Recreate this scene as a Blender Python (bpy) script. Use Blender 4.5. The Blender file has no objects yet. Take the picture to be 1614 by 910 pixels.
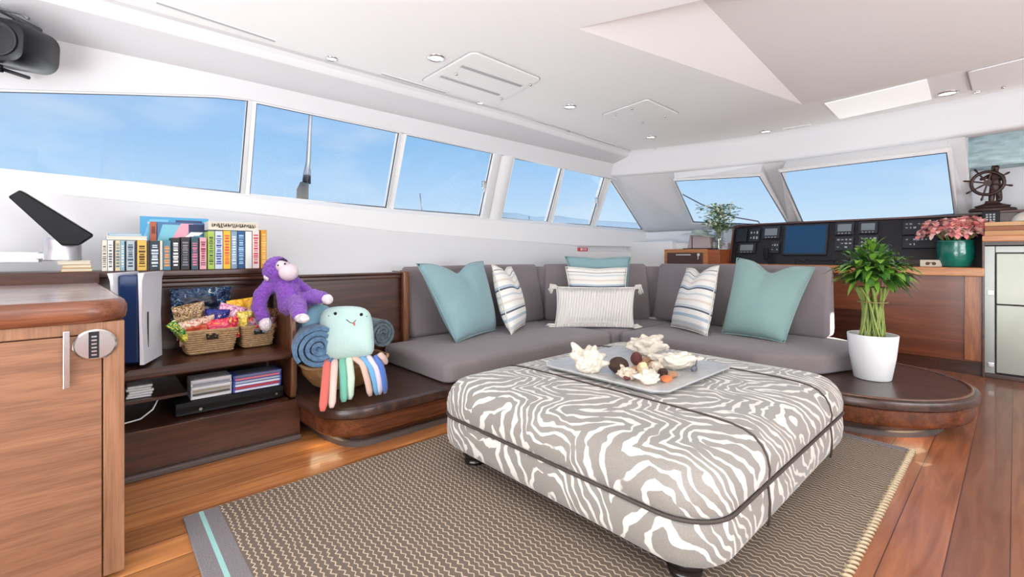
import bpy, bmesh, math, random
from mathutils import Vector, Matrix, noise
random.seed(7)
PI = math.pi
C = bpy.context.scene.collection
SC = bpy.context.scene

# ------------------------------------------------------------------ camera
FPX, CX, CY, CAMH = 722.0, 807.0, 400.0, 1.10
TH = math.atan((1600-807)/722)
cam_d = bpy.data.cameras.new('camera'); cam = bpy.data.objects.new('camera', cam_d); C.objects.link(cam)
cam.location = (0, 0, CAMH); cam.rotation_euler = (PI/2, 0, TH)
cam_d.sensor_width = 36; cam_d.lens = 36*FPX/1614
cam_d.shift_y = (CY-455)/1614.0; cam_d.clip_start = .05; cam_d.clip_end = 5000
SC.camera = cam
FW = (-math.sin(TH), math.cos(TH)); RT = (math.cos(TH), math.sin(TH))
def ray(px, py):
    u = (px-CX)/FPX; v = -(py-CY)/FPX
    return Vector((FW[0]+u*RT[0], FW[1]+u*RT[1], v))
O = Vector((0, 0, CAMH))
def oD(px, py, d): return O + ray(px, py)*d
def oX(px, py, x): r = ray(px, py); return O + r*(x/r.x)
def oY(px, py, y): r = ray(px, py); return O + r*(y/r.y)
def oZ(px, py, z): r = ray(px, py); return O + r*((z-CAMH)/r.z)

# ------------------------------------------------------------------ colour, world, lights
def lin(c):
    return tuple(((v/255)/12.92 if v/255 <= .04045 else ((v/255+.055)/1.055)**2.4) for v in c)
SC.view_settings.view_transform = 'Standard'; SC.view_settings.look = 'None'
SC.view_settings.gamma = 1; SC.view_settings.use_curve_mapping = False
SC.view_settings.exposure = 0.1
SC.display_settings.display_device = 'sRGB'
w = bpy.data.worlds.new('World'); SC.world = w; w.use_nodes = True
nt = w.node_tree; nt.nodes.clear()
def N(nt, t, **k):
    n = nt.nodes.new(t)
    for a, b in k.items(): setattr(n, a, b)
    return n
tc = N(nt, 'ShaderNodeTexCoord'); sp = N(nt, 'ShaderNodeSeparateXYZ'); nt.links.new(tc.outputs['Generated'], sp.inputs[0])
rp = N(nt, 'ShaderNodeValToRGB'); e = rp.color_ramp
e.elements[0].position = 0.0; e.elements[0].color = (2.1, 2.15, 2.2, 1)
e.elements[1].position = 1.0; e.elements[1].color = (*lin((120, 175, 235)), 1)
for p, c in ((.502, (222, 239, 250)), (.54, (196, 226, 250)), (.575, (174, 212, 248)), (.61, (150, 198, 242)), (.70, (128, 184, 239))):
    q = e.elements.new(p); q.color = (*lin(c), 1)
q = e.elements.new(.499); q.color = (2.1, 2.15, 2.2, 1)
mr = N(nt, 'ShaderNodeMapRange'); mr.inputs[1].default_value = -1; mr.inputs[2].default_value = 1
nt.links.new(sp.outputs[2], mr.inputs[0]); nt.links.new(mr.outputs[0], rp.inputs[0])
mp = N(nt, 'ShaderNodeMapping'); mp.inputs['Scale'].default_value = (2.2, 2.2, 7); nt.links.new(tc.outputs['Generated'], mp.inputs[0])
nz = N(nt, 'ShaderNodeTexNoise'); nz.inputs['Scale'].default_value = 1.6; nz.inputs['Detail'].default_value = 5; nt.links.new(mp.outputs[0], nz.inputs[0])
cr = N(nt, 'ShaderNodeValToRGB'); cr.color_ramp.elements[0].position = .52; cr.color_ramp.elements[0].color = (0, 0, 0, 1)
cr.color_ramp.elements[1].position = .8; cr.color_ramp.elements[1].color = (.6, .6, .6, 1); nt.links.new(nz.outputs[0], cr.inputs[0])
mx = N(nt, 'ShaderNodeMixRGB'); nt.links.new(cr.outputs[0], mx.inputs[0]); nt.links.new(rp.outputs[0], mx.inputs[1]); mx.inputs[2].default_value = (*lin((232, 241, 250)), 1)
bg = N(nt, 'ShaderNodeBackground'); nt.links.new(mx.outputs[0], bg.inputs[0]); bg.inputs[1].default_value = 1.0
wo = N(nt, 'ShaderNodeOutputWorld'); nt.links.new(bg.outputs[0], wo.inputs[0])

def area(name, loc, direction, sx, sy, power, col=(1, 1, 1)):
    l = bpy.data.lights.new(name, 'AREA'); l.shape = 'RECTANGLE'; l.size = sx; l.size_y = sy; l.energy = power; l.color = col
    o = bpy.data.objects.new(name, l); C.objects.link(o); o.location = loc
    o.rotation_euler = Vector(direction).to_track_quat('-Z', 'Y').to_euler(); return o
# unseen fill lamps added aft, to starboard and overhead to brighten the room
area('aft_fill', (.0, -2.6, 1.1), (-.12, 1, .12), 3.2, 1.7, 52, (.93, .97, 1.0))
area('aft_ceiling_fill', (.2, -2.2, .35), (.0, .35, 1), 4.4, 1.2, 205, (.93, .97, 1.0))  # low fill tilted upward to lift the ceiling
area('starboard_fill', (3.2, 3.0, 1.2), (-1, .16, .75), 4.6, 1.2, 150, (.93, .97, 1.0))  # added fill inside the closed right wall, tilted up
area('overhead_fill', (.6, .4, 2.42), (-.05, .1, -1), 2.4, 2.2, 34, (.95, .98, 1.0))  # added overhead fill, no skylight is built here
sn_ = bpy.data.lights.new('sun', 'SUN'); sn_.energy = 30.0; sn_.angle = .01; sn_.color = (1, .95, .86)
so_ = bpy.data.objects.new('sun', sn_); C.objects.link(so_); so_.rotation_euler = Vector((-1, .18, -.27)).to_track_quat('-Z', 'Y').to_euler()

# ------------------------------------------------------------------ object helpers
def tag(o, label=None, cat=None, group=None, kind=None):
    if label: o['label'] = label
    if cat: o['category'] = cat
    if group: o['group'] = group
    if kind: o['kind'] = kind
    return o
def thing(name, label, cat, loc=(0, 0, 0), rz=0, group=None):
    o = bpy.data.objects.new(name, None); C.objects.link(o); o.location = loc; o.rotation_euler = (0, 0, rz)
    o.empty_display_size = .05
    return tag(o, label, cat, group)
class B:
    def __init__(s, org=(0, 0, 0)): s.b = bmesh.new(); s.o = Vector(org)
    def v(s, p): return s.b.verts.new(Vector(p)-s.o)
    def face(s, pts, mi=0):
        f = s.b.faces.new([s.v(p) for p in pts]); f.material_index = mi; return f
    def box(s, x0, x1, y0, y1, z0, z1, mi=0):
        vs = [s.v((x, y, z)) for z in (z0, z1) for x, y in ((x0, y0), (x1, y0), (x1, y1), (x0, y1))]
        for f in ((3, 2, 1, 0), (4, 5, 6, 7), (0, 1, 5, 4), (1, 2, 6, 5), (2, 3, 7, 6), (3, 0, 4, 7)):
            s.b.faces.new([vs[i] for i in f]).material_index = mi
        return s
    def obox(s, M, sx, sy, sz, mi=0):       # oriented box centred on matrix
        vs = [s.v(M @ Vector((x*sx/2, y*sy/2, z*sz/2))) for z in (-1, 1) for x, y in ((-1, -1), (1, -1), (1, 1), (-1, 1))]
        for f in ((3, 2, 1, 0), (4, 5, 6, 7), (0, 1, 5, 4), (1, 2, 6, 5), (2, 3, 7, 6), (3, 0, 4, 7)):
            s.b.faces.new([vs[i] for i in f]).material_index = mi
        return s
    def rings(s, rs, cap0=True, cap1=True, mi=0, close=True):
        R = [[s.v(p) for p in r] for r in rs]; n = len(R[0])
        for a, c in zip(R, R[1:]):
            for i in range(n if close else n-1):
                j = (i+1) % n
                s.b.faces.new((a[i], a[j], c[j], c[i])).material_index = mi
        if cap0: s.b.faces.new(list(reversed(R[0]))).material_index = mi
        if cap1: s.b.faces.new(R[-1]).material_index = mi
        return s
    def prism(s, pts, z0, z1, mi=0): return s.rings([[(p[0], p[1], z0) for p in pts], [(p[0], p[1], z1) for p in pts]], mi=mi)
    def lathe(s, prof, c=(0, 0, 0), n=24, mi=0, ax='z', cap=True):
        rs = []
        for r, h in prof:
            ring = []
            for i in range(n):
                a = 2*PI*i/n; p = (r*math.cos(a), r*math.sin(a), h)
                if ax == 'x': p = (h, p[0], p[1])
                if ax == 'y': p = (p[1], h, p[0])
                ring.append((c[0]+p[0], c[1]+p[1], c[2]+p[2]))
            rs.append(ring)
        return s.rings(rs, cap, cap, mi)
    def tube(s, pts, r, n=8, mi=0, closed=False, flat=1.0):
        pts = [Vector(p) for p in pts]; rs = []; m = len(pts); up = None
        for i, p in enumerate(pts):
            if closed: t = pts[(i+1) % m]-pts[i-1]
            else: t = pts[min(i+1, m-1)]-pts[max(i-1, 0)]
            if t.length < 1e-9: t = Vector((0, 0, 1))
            t.normalize()
            if up is None: up = Vector((0, 0, 1)) if abs(t.z) < .9 else Vector((1, 0, 0))
            a = t.cross(up)
            if a.length < 1e-6: a = t.orthogonal()
            a.normalize(); c = a.cross(t).normalized(); up = c
            rr = r[i] if isinstance(r, (list, tuple)) else r
            rs.append([p+a*math.cos(2*PI*k/n)*rr+c*math.sin(2*PI*k/n)*rr*flat for k in range(n)])
        if closed: return s.rings(rs+[rs[0]], False, False, mi)
        return s.rings(rs, True, True, mi)
    def ell(s, c, r, M=None, n=16, m=10, f=None, mi=0):
        c = Vector(c); r = r if isinstance(r, (tuple, list)) else (r, r, r); rs = []
        for j in range(m+1):
            th = -PI/2+PI*j/m; th = max(min(th, PI/2-.02), -PI/2+.02); ring = []
            for i in range(n):
                a = 2*PI*i/n; q = Vector((math.cos(th)*math.cos(a), math.cos(th)*math.sin(a), math.sin(th)))
                k = f(q) if f else 1
                p = Vector((q.x*r[0], q.y*r[1], q.z*r[2]))*k
                if M: p = M @ p
                ring.append(c+p)
            rs.append(ring)
        return s.rings(rs, True, True, mi)
    def done(s, name, mat, parent=None, smooth=False, bevel=0, seg=2, sub=0, loc=None, rz=None, angle=None):
        bmesh.ops.recalc_face_normals(s.b, faces=s.b.faces)
        me = bpy.data.meshes.new(name); s.b.to_mesh(me); s.b.free()
        for m_ in (mat if isinstance(mat, (list, tuple)) else [mat]): me.materials.append(m_)
        if smooth: me.polygons.foreach_set('use_smooth', [True]*len(me.polygons))
        o = bpy.data.objects.new(name, me); C.objects.link(o)
        if parent: o.parent = parent
        else: o.location = s.o
        if loc is not None: o.location = loc
        if rz is not None: o.rotation_euler = (0, 0, rz)
        if bevel:
            m_ = o.modifiers.new('bevel', 'BEVEL'); m_.width = bevel; m_.segments = seg; m_.limit_method = 'ANGLE'; m_.angle_limit = .6
            me.polygons.foreach_set('use_smooth', [True]*len(me.polygons))
            o.modifiers.new('wn', 'WEIGHTED_NORMAL')
        if sub:
            m_ = o.modifiers.new('sub', 'SUBSURF'); m_.levels = sub; m_.render_levels = sub
        if smooth and angle:
            me.set_sharp_from_angle(angle=angle)
        return o
def struct(o): o['kind'] = 'structure'; return o
def dup(root, loc, rz=None, label=None):
    r = root.copy(); C.objects.link(r); r.location = loc
    if rz is not None: r.rotation_euler = (0, 0, rz)
    if label: r['label'] = label
    for ch in list(root.children):
        c = ch.copy(); C.objects.link(c); c.parent = r
        for g in ch.children:
            d = g.copy(); C.objects.link(d); d.parent = c
    return r
def rounded(pts, rad, seg=6):
    out = []; n = len(pts)
    for i in range(n):
        p = Vector(pts[i]); a = Vector(pts[i-1])-p; b = Vector(pts[(i+1) % n])-p
        r = rad[i] if isinstance(rad, (list, tuple)) else rad
        if r <= 0: out.append(tuple(p)); continue
        a.normalize(); b.normalize(); ang = a.angle(b); t = r/math.tan(ang/2)
        c = p+(a+b).normalized()*(r/math.sin(ang/2))
        s0 = p+a*t-c; s1 = p+b*t-c
        a0 = math.atan2(s0.y, s0.x); a1 = math.atan2(s1.y, s1.x); da = (a1-a0+PI) % (2*PI)-PI
        for k in range(seg+1):
            q = a0+da*k/seg; out.append((c.x+r*math.cos(q), c.y+r*math.sin(q)))
    return out
def inset(pts, d):          # polygon counter-clockwise; d>0 inwards
    n = len(pts); out = []
    for i in range(n):
        p = Vector(pts[i]); a = (p-Vector(pts[i-1])); b = (Vector(pts[(i+1) % n])-p)
        if a.length < 1e-6: a = b
        if b.length < 1e-6: b = a
        a.normalize(); b.normalize(); na = Vector((-a.y, a.x)); nb = Vector((-b.y, b.x)); m = na+nb
        if m.length < 1e-6: m = na
        m.normalize(); k = max(m.dot(na), .4); out.append(tuple(p+m*(d/k)))
    return out
def slab(b, pts, prof, mi=0, puff=()):  # prof: (inset, z); puff: (scale, z) rings shrinking the last outline
    rs = [[(q[0], q[1], z) for q in inset(pts, d)] for d, z in prof]
    if puff:
        l = rs[-1]; mx_ = sum(q[0] for q in l)/len(l); my_ = sum(q[1] for q in l)/len(l)
        for k, z in puff: rs.append([(mx_+(q[0]-mx_)*k, my_+(q[1]-my_)*k, z) for q in l])
    return b.rings(rs, mi=mi)
def arc_prof(z0, z1, r0, r1, seg=5):   # rounded lower and upper edges
    p = [(r0*(1-math.sin(a)), z0+r0*(1-math.cos(a))) for a in [PI/2*k/seg for k in range(seg+1)]] if r0 else [(0, z0)]
    p += [(r1*(1-math.cos(a)), z1-r1*(1-math.sin(a))) for a in [PI/2*k/seg for k in range(seg+1)]] if r1 else [(0, z1)]
    return p
def rect(x0, x1, y0, y1): return [(x0, y0), (x1, y0), (x1, y1), (x0, y1)]

# ------------------------------------------------------------------ materials
MATS = {}
def mat(name, c, rough=.5, metal=0, spec=.5, emit=0, bump=0, bscale=40, vary=0, vscale=8, sheen=0, trans=0, coat=0, stretch=(1, 1, 1)):
    if name in MATS: return MATS[name]
    m = bpy.data.materials.new(name); m.use_nodes = True; t = m.node_tree; p = t.nodes['Principled BSDF']
    col = (*lin(c), 1)
    p.inputs['Base Color'].default_value = col; p.inputs['Roughness'].default_value = rough; p.inputs['Metallic'].default_value = metal
    p.inputs['Specular IOR Level'].default_value = spec
    if sheen: p.inputs['Sheen Weight'].default_value = sheen; p.inputs['Sheen Roughness'].default_value = .5
    if coat: p.inputs['Coat Weight'].default_value = coat; p.inputs['Coat Roughness'].default_value = .15
    if trans: p.inputs['Transmission Weight'].default_value = trans
    if emit: p.inputs['Emission Color'].default_value = col; p.inputs['Emission Strength'].default_value = emit
    if bump or vary:
        tc = N(t, 'ShaderNodeTexCoord'); mp = N(t, 'ShaderNodeMapping'); mp.inputs['Scale'].default_value = stretch; t.links.new(tc.outputs['Object'], mp.inputs[0])
    if vary:
        nz = N(t, 'ShaderNodeTexNoise'); nz.inputs['Scale'].default_value = vscale; nz.inputs['Detail'].default_value = 4; t.links.new(mp.outputs[0], nz.inputs[0])
        hs = N(t, 'ShaderNodeMapRange'); hs.inputs[1].default_value = .3; hs.inputs[2].default_value = .7; hs.inputs[3].default_value = 1-vary; hs.inputs[4].default_value = 1+vary
        t.links.new(nz.outputs[0], hs.inputs[0])
        mu = N(t, 'ShaderNodeMixRGB', blend_type='MULTIPLY'); mu.inputs[0].default_value = 1; mu.inputs[1].default_value = col
        cb = N(t, 'ShaderNodeCombineColor')
        for k in range(3): t.links.new(hs.outputs[0], cb.inputs[k])
        t.links.new(cb.outputs[0], mu.inputs[2]); t.links.new(mu.outputs[0], p.inputs['Base Color'])
    if bump:
        n2 = N(t, 'ShaderNodeTexNoise'); n2.inputs['Scale'].default_value = bscale; n2.inputs['Detail'].default_value = 3; t.links.new(mp.outputs[0], n2.inputs[0])
        bp = N(t, 'ShaderNodeBump'); bp.inputs['Strength'].default_value = min(bump, 1); bp.inputs['Distance'].default_value = .01; t.links.new(n2.outputs[0], bp.inputs['Height']); t.links.new(bp.outputs[0], p.inputs['Normal'])
    MATS[name] = m; return m
def wood(name, c1, c2, axis='y', rough=.35, scale=1.0, coat=.2, dark=.6):
    if name in MATS: return MATS[name]
    m = bpy.data.materials.new(name); m.use_nodes = True; t = m.node_tree; p = t.nodes['Principled BSDF']
    p.inputs['Roughness'].default_value = rough; p.inputs['Coat Weight'].default_value = coat; p.inputs['Coat Roughness'].default_value = .2
    tc = N(t, 'ShaderNodeTexCoord'); mp = N(t, 'ShaderNodeMapping'); t.links.new(tc.outputs['Object'], mp.inputs[0])
    s = [14*scale]*3; s['xyz'.index(axis)] = 1.1*scale; mp.inputs['Scale'].default_value = s
    n1 = N(t, 'ShaderNodeTexNoise'); n1.inputs['Scale'].default_value = 1.5; n1.inputs['Detail'].default_value = 6; n1.inputs['Distortion'].default_value = .6; t.links.new(mp.outputs[0], n1.inputs[0])
    r1 = N(t, 'ShaderNodeValToRGB'); r1.color_ramp.elements[0].position = .32; r1.color_ramp.elements[1].position = .68
    r1.color_ramp.elements[0].color = (*lin(c1), 1); r1.color_ramp.elements[1].color = (*lin(c2), 1); t.links.new(n1.outputs[0], r1.inputs[0])
    m2 = N(t, 'ShaderNodeMapping'); s2 = [110*scale]*3; s2['xyz'.index(axis)] = 5*scale; m2.inputs['Scale'].default_value = s2; t.links.new(tc.outputs['Object'], m2.inputs[0])
    n2 = N(t, 'ShaderNodeTexNoise'); n2.inputs['Scale'].default_value = 1.5; n2.inputs['Detail'].default_value = 3; t.links.new(m2.outputs[0], n2.inputs[0])
    r2 = N(t, 'ShaderNodeValToRGB'); r2.color_ramp.elements[0].position = .35; r2.color_ramp.elements[1].position = .55
    r2.color_ramp.elements[0].color = (dark, dark, dark, 1); r2.color_ramp.elements[1].color = (1, 1, 1, 1); t.links.new(n2.outputs[0], r2.inputs[0])
    mu = N(t, 'ShaderNodeMixRGB', blend_type='MULTIPLY'); mu.inputs[0].default_value = .8; t.links.new(r1.outputs[0], mu.inputs[1]); t.links.new(r2.outputs[0], mu.inputs[2])
    t.links.new(mu.outputs[0], p.inputs['Base Color'])
    bp = N(t, 'ShaderNodeBump'); bp.inputs['Strength'].default_value = .15; bp.inputs['Distance'].default_value = .003; t.links.new(n2.outputs[0], bp.inputs['Height']); t.links.new(bp.outputs[0], p.inputs['Normal'])
    MATS[name] = m; return m
def mth(t, op, a, b=None, c=None):
    n = N(t, 'ShaderNodeMath', operation=op)
    for i, x in enumerate((a, b, c)):
        if x is None: continue
        if isinstance(x, (int, float)): n.inputs[i].default_value = x
        else: t.links.new(x, n.inputs[i])
    return n.outputs[0]
def mixc(t, f, a, b):
    n = N(t, 'ShaderNodeMixRGB')
    for i, x in enumerate((f, a, b)):
        if isinstance(x, (int, float)): n.inputs[i].default_value = x
        elif isinstance(x, tuple): n.inputs[i].default_value = (*x, 1)
        else: t.links.new(x, n.inputs[i])
    return n.outputs[0]

WHITE = mat('white_gelcoat', (236, 236, 236), .35, spec=.3)
WALLW = mat('white_vinyl_lining', (223, 223, 225), .6, spec=.2)
CEIL = mat('white_headliner', (250, 250, 249), .5, spec=.2)
FRAMEW = mat('white_window_frame', (232, 232, 232), .4)
RECESS = mat('warm_white_recess_panel', (232, 228, 226), .6, spec=.2)
GASKET = mat('dark_gasket', (60, 66, 76), .5)
SLOT = mat('grey_slot', (176, 176, 178), .5)
DW = wood('dark_mahogany', (54, 28, 17), (90, 50, 32), 'y', .32)
DWX = wood('dark_mahogany_x', (54, 28, 17), (90, 50, 32), 'x', .32)
DWT = wood('dark_walnut_top', (48, 30, 24), (84, 56, 44), 'x', .3)
MW = wood('mid_mahogany', (104, 54, 34), (136, 76, 48), 'x', .3, .7, .2, .8)
ORW = wood('orange_teak', (186, 112, 60), (216, 150, 94), 'x', .35)
ORWZ = wood('orange_teak_z', (150, 86, 48), (186, 118, 72), 'z', .35)
OAK = wood('cabinet_oak', (124, 84, 60), (150, 106, 78), 'y', .45, 1.0, .1, .72)
OAKZ = wood('cabinet_oak_z', (126, 86, 60), (156, 112, 82), 'z', .45, 1.0, .1, .72)
OAKT = wood('cabinet_top_grey', (120, 92, 84), (196, 180, 178), 'y', .22, .8, .4, .8)
TEAKE = wood('cabinet_edge_teak', (104, 58, 38), (144, 88, 60), 'y', .3)
SOFA = mat('sofa_fabric', (136, 126, 128), .9, spec=.15, bump=.25, bscale=600, vary=.05, vscale=5, sheen=.2)
TEAL = mat('teal_velvet', (136, 168, 173), .75, spec=.2, sheen=.3, vary=.05, vscale=6)
TEAL2 = mat('sea_green_velvet', (142, 174, 170), .75, spec=.2, sheen=.3, vary=.05, vscale=6)
CREAM = mat('cream_cotton', (232, 226, 216), .9, spec=.1, bump=.3, bscale=300)
STEEL = mat('polished_steel', (210, 210, 210), .18, 1)
BLACKP = mat('black_plastic', (15, 16, 21), .5, spec=.3)
DARKP = mat('charcoal_plastic', (40, 42, 48), .5)
NAVY = mat('navy_gloss', (28, 52, 96), .2)
WPL = mat('white_plastic', (230, 232, 238), .35)
BLACKW = mat('black_lacquer', (26, 18, 16), .25, coat=.4)

# window glass
GLASS = bpy.data.materials.new('window_glass'); GLASS.use_nodes = True; t = GLASS.node_tree; t.nodes.clear()
tr = N(t, 'ShaderNodeBsdfTransparent'); tr.inputs[0].default_value = (.985, .99, .995, 1); gl = N(t, 'ShaderNodeBsdfGlossy'); gl.inputs['Roughness'].default_value = .02
ms = N(t, 'ShaderNodeMixShader'); ms.inputs[0].default_value = .03; t.links.new(tr.outputs[0], ms.inputs[1]); t.links.new(gl.outputs[0], ms.inputs[2])
ou = N(t, 'ShaderNodeOutputMaterial'); t.links.new(ms.outputs[0], ou.inputs[0])
CLEAR = bpy.data.materials.new('clear_glass'); CLEAR.use_nodes = True; t = CLEAR.node_tree; t.nodes.clear()
tr = N(t, 'ShaderNodeBsdfTransparent'); tr.inputs[0].default_value = (.93, .96, .96, 1); gl = N(t, 'ShaderNodeBsdfGlossy'); gl.inputs['Roughness'].default_value = .05
ms = N(t, 'ShaderNodeMixShader'); ms.inputs[0].default_value = .15; t.links.new(tr.outputs[0], ms.inputs[1]); t.links.new(gl.outputs[0], ms.inputs[2])
ou = N(t, 'ShaderNodeOutputMaterial'); t.links.new(ms.outputs[0], ou.inputs[0])

# planked floor
FLOOR = bpy.data.materials.new('timber_floor'); FLOOR.use_nodes = True; t = FLOOR.node_tree; p = t.nodes['Principled BSDF']
tc = N(t, 'ShaderNodeTexCoord'); sp = N(t, 'ShaderNodeSeparateXYZ'); t.links.new(tc.outputs['Object'], sp.inputs[0])
xs = mth(t, 'DIVIDE', mth(t, 'ADD', sp.outputs[0], 5.16), .156); fl = mth(t, 'FLOOR', xs); fr = mth(t, 'FRACT', xs)
wn = N(t, 'ShaderNodeTexWhiteNoise', noise_dimensions='1D'); t.links.new(fl, wn.inputs['W'])
mp = N(t, 'ShaderNodeMapping'); mp.inputs['Scale'].default_value = (22, 1.6, 1); t.links.new(tc.outputs['Object'], mp.inputs[0])
ofs = N(t, 'ShaderNodeCombineXYZ'); t.links.new(mth(t, 'MULTIPLY', wn.outputs[0], 37.0), ofs.inputs[1]); t.links.new(ofs.outputs[0], mp.inputs['Location'])
n1 = N(t, 'ShaderNodeTexNoise'); n1.inputs['Scale'].default_value = 1.2; n1.inputs['Detail'].default_value = 6; n1.inputs['Distortion'].default_value = .8; t.links.new(mp.outputs[0], n1.inputs[0])
r1 = N(t, 'ShaderNodeValToRGB'); r1.color_ramp.elements[0].position = .3; r1.color_ramp.elements[1].position = .72
r1.color_ramp.elements[0].color = (*lin((150, 88, 46)), 1); r1.color_ramp.elements[1].color = (*lin((204, 140, 84)), 1); t.links.new(n1.outputs[0], r1.inputs[0])
r2 = N(t, 'ShaderNodeValToRGB'); r2.color_ramp.elements[0].position = .3; r2.color_ramp.elements[1].position = .72
r2.color_ramp.elements[0].color = (*lin((126, 72, 48)), 1); r2.color_ramp.elements[1].color = (*lin((170, 108, 74)), 1); t.links.new(n1.outputs[0], r2.inputs[0])
side = N(t, 'ShaderNodeMapRange'); side.inputs[1].default_value = -1.6; side.inputs[2].default_value = -.5; t.links.new(sp.outputs[0], side.inputs[0])
cc = mixc(t, side.outputs[0], r1.outputs[0], r2.outputs[0])
br = mth(t, 'ADD', mth(t, 'MULTIPLY', wn.outputs[0], .5), .78)
cb = N(t, 'ShaderNodeCombineColor')
for k in range(3): t.links.new(br, cb.inputs[k])
mu = N(t, 'ShaderNodeMixRGB', blend_type='MULTIPLY'); mu.inputs[0].default_value = 1; t.links.new(cc, mu.inputs[1]); t.links.new(cb.outputs[0], mu.inputs[2])
# one darker replaced plank and the seams
isd = mth(t, 'COMPARE', fl, 32.0, .1)
c2 = mixc(t, mth(t, 'MULTIPLY', isd, .6), mu.outputs[0], lin((104, 66, 54)))
seam = mth(t, 'GREATER_THAN', mth(t, 'ABSOLUTE', mth(t, 'SUBTRACT', fr, .5)), .489)
t.links.new(mixc(t, seam, c2, lin((70, 38, 24))), p.inputs['Base Color'])
p.inputs['Roughness'].default_value = .34; p.inputs['Coat Weight'].default_value = .2

# woven rug
RUG = bpy.data.materials.new('woven_rug'); RUG.use_nodes = True; t = RUG.node_tree; p = t.nodes['Principled BSDF']
tc = N(t, 'ShaderNodeTexCoord'); sp = N(t, 'ShaderNodeSeparateXYZ'); t.links.new(tc.outputs['Object'], sp.inputs[0])
nn = N(t, 'ShaderNodeTexNoise'); nn.inputs['Scale'].default_value = 9; nn.inputs['Detail'].default_value = 3; t.links.new(tc.outputs['Object'], nn.inputs[0])
zig = mth(t, 'PINGPONG', mth(t, 'ADD', sp.outputs[0], mth(t, 'MULTIPLY', nn.outputs[0], .02)), .0155)
row = mth(t, 'DIVIDE', mth(t, 'ADD', mth(t, 'ADD', sp.outputs[1], mth(t, 'MULTIPLY', zig, .62)), mth(t, 'MULTIPLY', nn.outputs[0], .035)), .0245)
lf = mth(t, 'ABSOLUTE', mth(t, 'SUBTRACT', mth(t, 'FRACT', row), .5))
ln = mth(t, 'LESS_THAN', lf, .105)
body = mth(t, 'MULTIPLY', mth(t, 'GREATER_THAN', sp.outputs[1], .125), mth(t, 'LESS_THAN', sp.outputs[1], 3.03))
mint = mth(t, 'COMPARE', sp.outputs[1], .062, .008)
fine = N(t, 'ShaderNodeTexNoise'); fine.inputs['Scale'].default_value = 260; t.links.new(tc.outputs['Object'], fine.inputs[0])
base = mixc(t, fine.outputs[0], lin((90, 78, 70)), lin((136, 121, 109)))
bord = mixc(t, fine.outputs[0], lin((92, 88, 92)), lin((160, 154, 156)))
c1 = mixc(t, body, bord, base); c2 = mixc(t, mth(t, 'MULTIPLY', ln, body), c1, lin((204, 186, 164))); c3 = mixc(t, mint, c2, lin((158, 206, 200)))
t.links.new(c3, p.inputs['Base Color']); p.inputs['Roughness'].default_value = .95; p.inputs['Specular IOR Level'].default_value = .1
bp = N(t, 'ShaderNodeBump'); bp.inputs['Strength'].default_value = .6; bp.inputs['Distance'].default_value = .006; t.links.new(mth(t, 'ADD', ln, fine.outputs[0]), bp.inputs['Height']); t.links.new(bp.outputs[0], p.inputs['Normal'])

# zebra print fabric
ZEB = bpy.data.materials.new('zebra_print_fabric'); ZEB.use_nodes = True; t = ZEB.node_tree; p = t.nodes['Principled BSDF']
tc = N(t, 'ShaderNodeTexCoord')
wp = N(t, 'ShaderNodeTexNoise'); wp.inputs['Scale'].default_value = 7; wp.inputs['Detail'].default_value = 2; t.links.new(tc.outputs['Object'], wp.inputs[0])
mixv = N(t, 'ShaderNodeVectorMath', operation='MULTIPLY_ADD'); t.links.new(wp.outputs['Color'], mixv.inputs[0]); mixv.inputs[1].default_value = (.10, .10, .10); t.links.new(tc.outputs['Object'], mixv.inputs[2])
sp = N(t, 'ShaderNodeSeparateXYZ'); t.links.new(mixv.outputs[0], sp.inputs[0])
sm_ = mth(t, 'ADD', sp.outputs[0], sp.outputs[1]); df_ = mth(t, 'ADD', mth(t, 'SUBTRACT', sp.outputs[0], sp.outputs[1]), 9.07)
tx = mth(t, 'PINGPONG', df_, .21); ty = mth(t, 'PINGPONG', mth(t, 'ADD', mth(t, 'ADD', sm_, 7.1), mth(t, 'MULTIPLY', sp.outputs[2], .8)), .33)
ph = mth(t, 'ADD', mth(t, 'MULTIPLY', sm_, .62), mth(t, 'ADD', mth(t, 'MULTIPLY', tx, .85), mth(t, 'MULTIPLY', ty, .45)))
ph = mth(t, 'ADD', ph, mth(t, 'MULTIPLY', sp.outputs[2], .75))
sn = mth(t, 'SINE', mth(t, 'MULTIPLY', ph, 88.0))
wv = N(t, 'ShaderNodeTexNoise'); wv.inputs['Scale'].default_value = 11; wv.inputs['Detail'].default_value = 2; t.links.new(tc.outputs['Object'], wv.inputs[0])
thr = mth(t, 'ADD', mth(t, 'MULTIPLY', wv.outputs[0], 2.8), -.86)
stp = N(t, 'ShaderNodeMapRange'); t.links.new(mth(t, 'SUBTRACT', sn, thr), stp.inputs[0]); stp.inputs[1].default_value = -.08; stp.inputs[2].default_value = .08
fn = N(t, 'ShaderNodeTexNoise'); fn.inputs['Scale'].default_value = 300; t.links.new(tc.outputs['Object'], fn.inputs[0])
g = mixc(t, fn.outputs[0], lin((120, 114, 106)), lin((160, 154, 146)))
t.links.new(mixc(t, stp.outputs[0], g, lin((224, 218, 208))), p.inputs['Base Color'])
p.inputs['Roughness'].default_value = .55; p.inputs['Specular IOR Level'].default_value = .5; p.inputs['Sheen Weight'].default_value = .3
bp = N(t, 'ShaderNodeBump'); bp.inputs['Strength'].default_value = .25; bp.inputs['Distance'].default_value = .003; t.links.new(mth(t, 'ADD', stp.outputs[0], fn.outputs[0]), bp.inputs['Height']); t.links.new(bp.outputs[0], p.inputs['Normal'])

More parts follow.
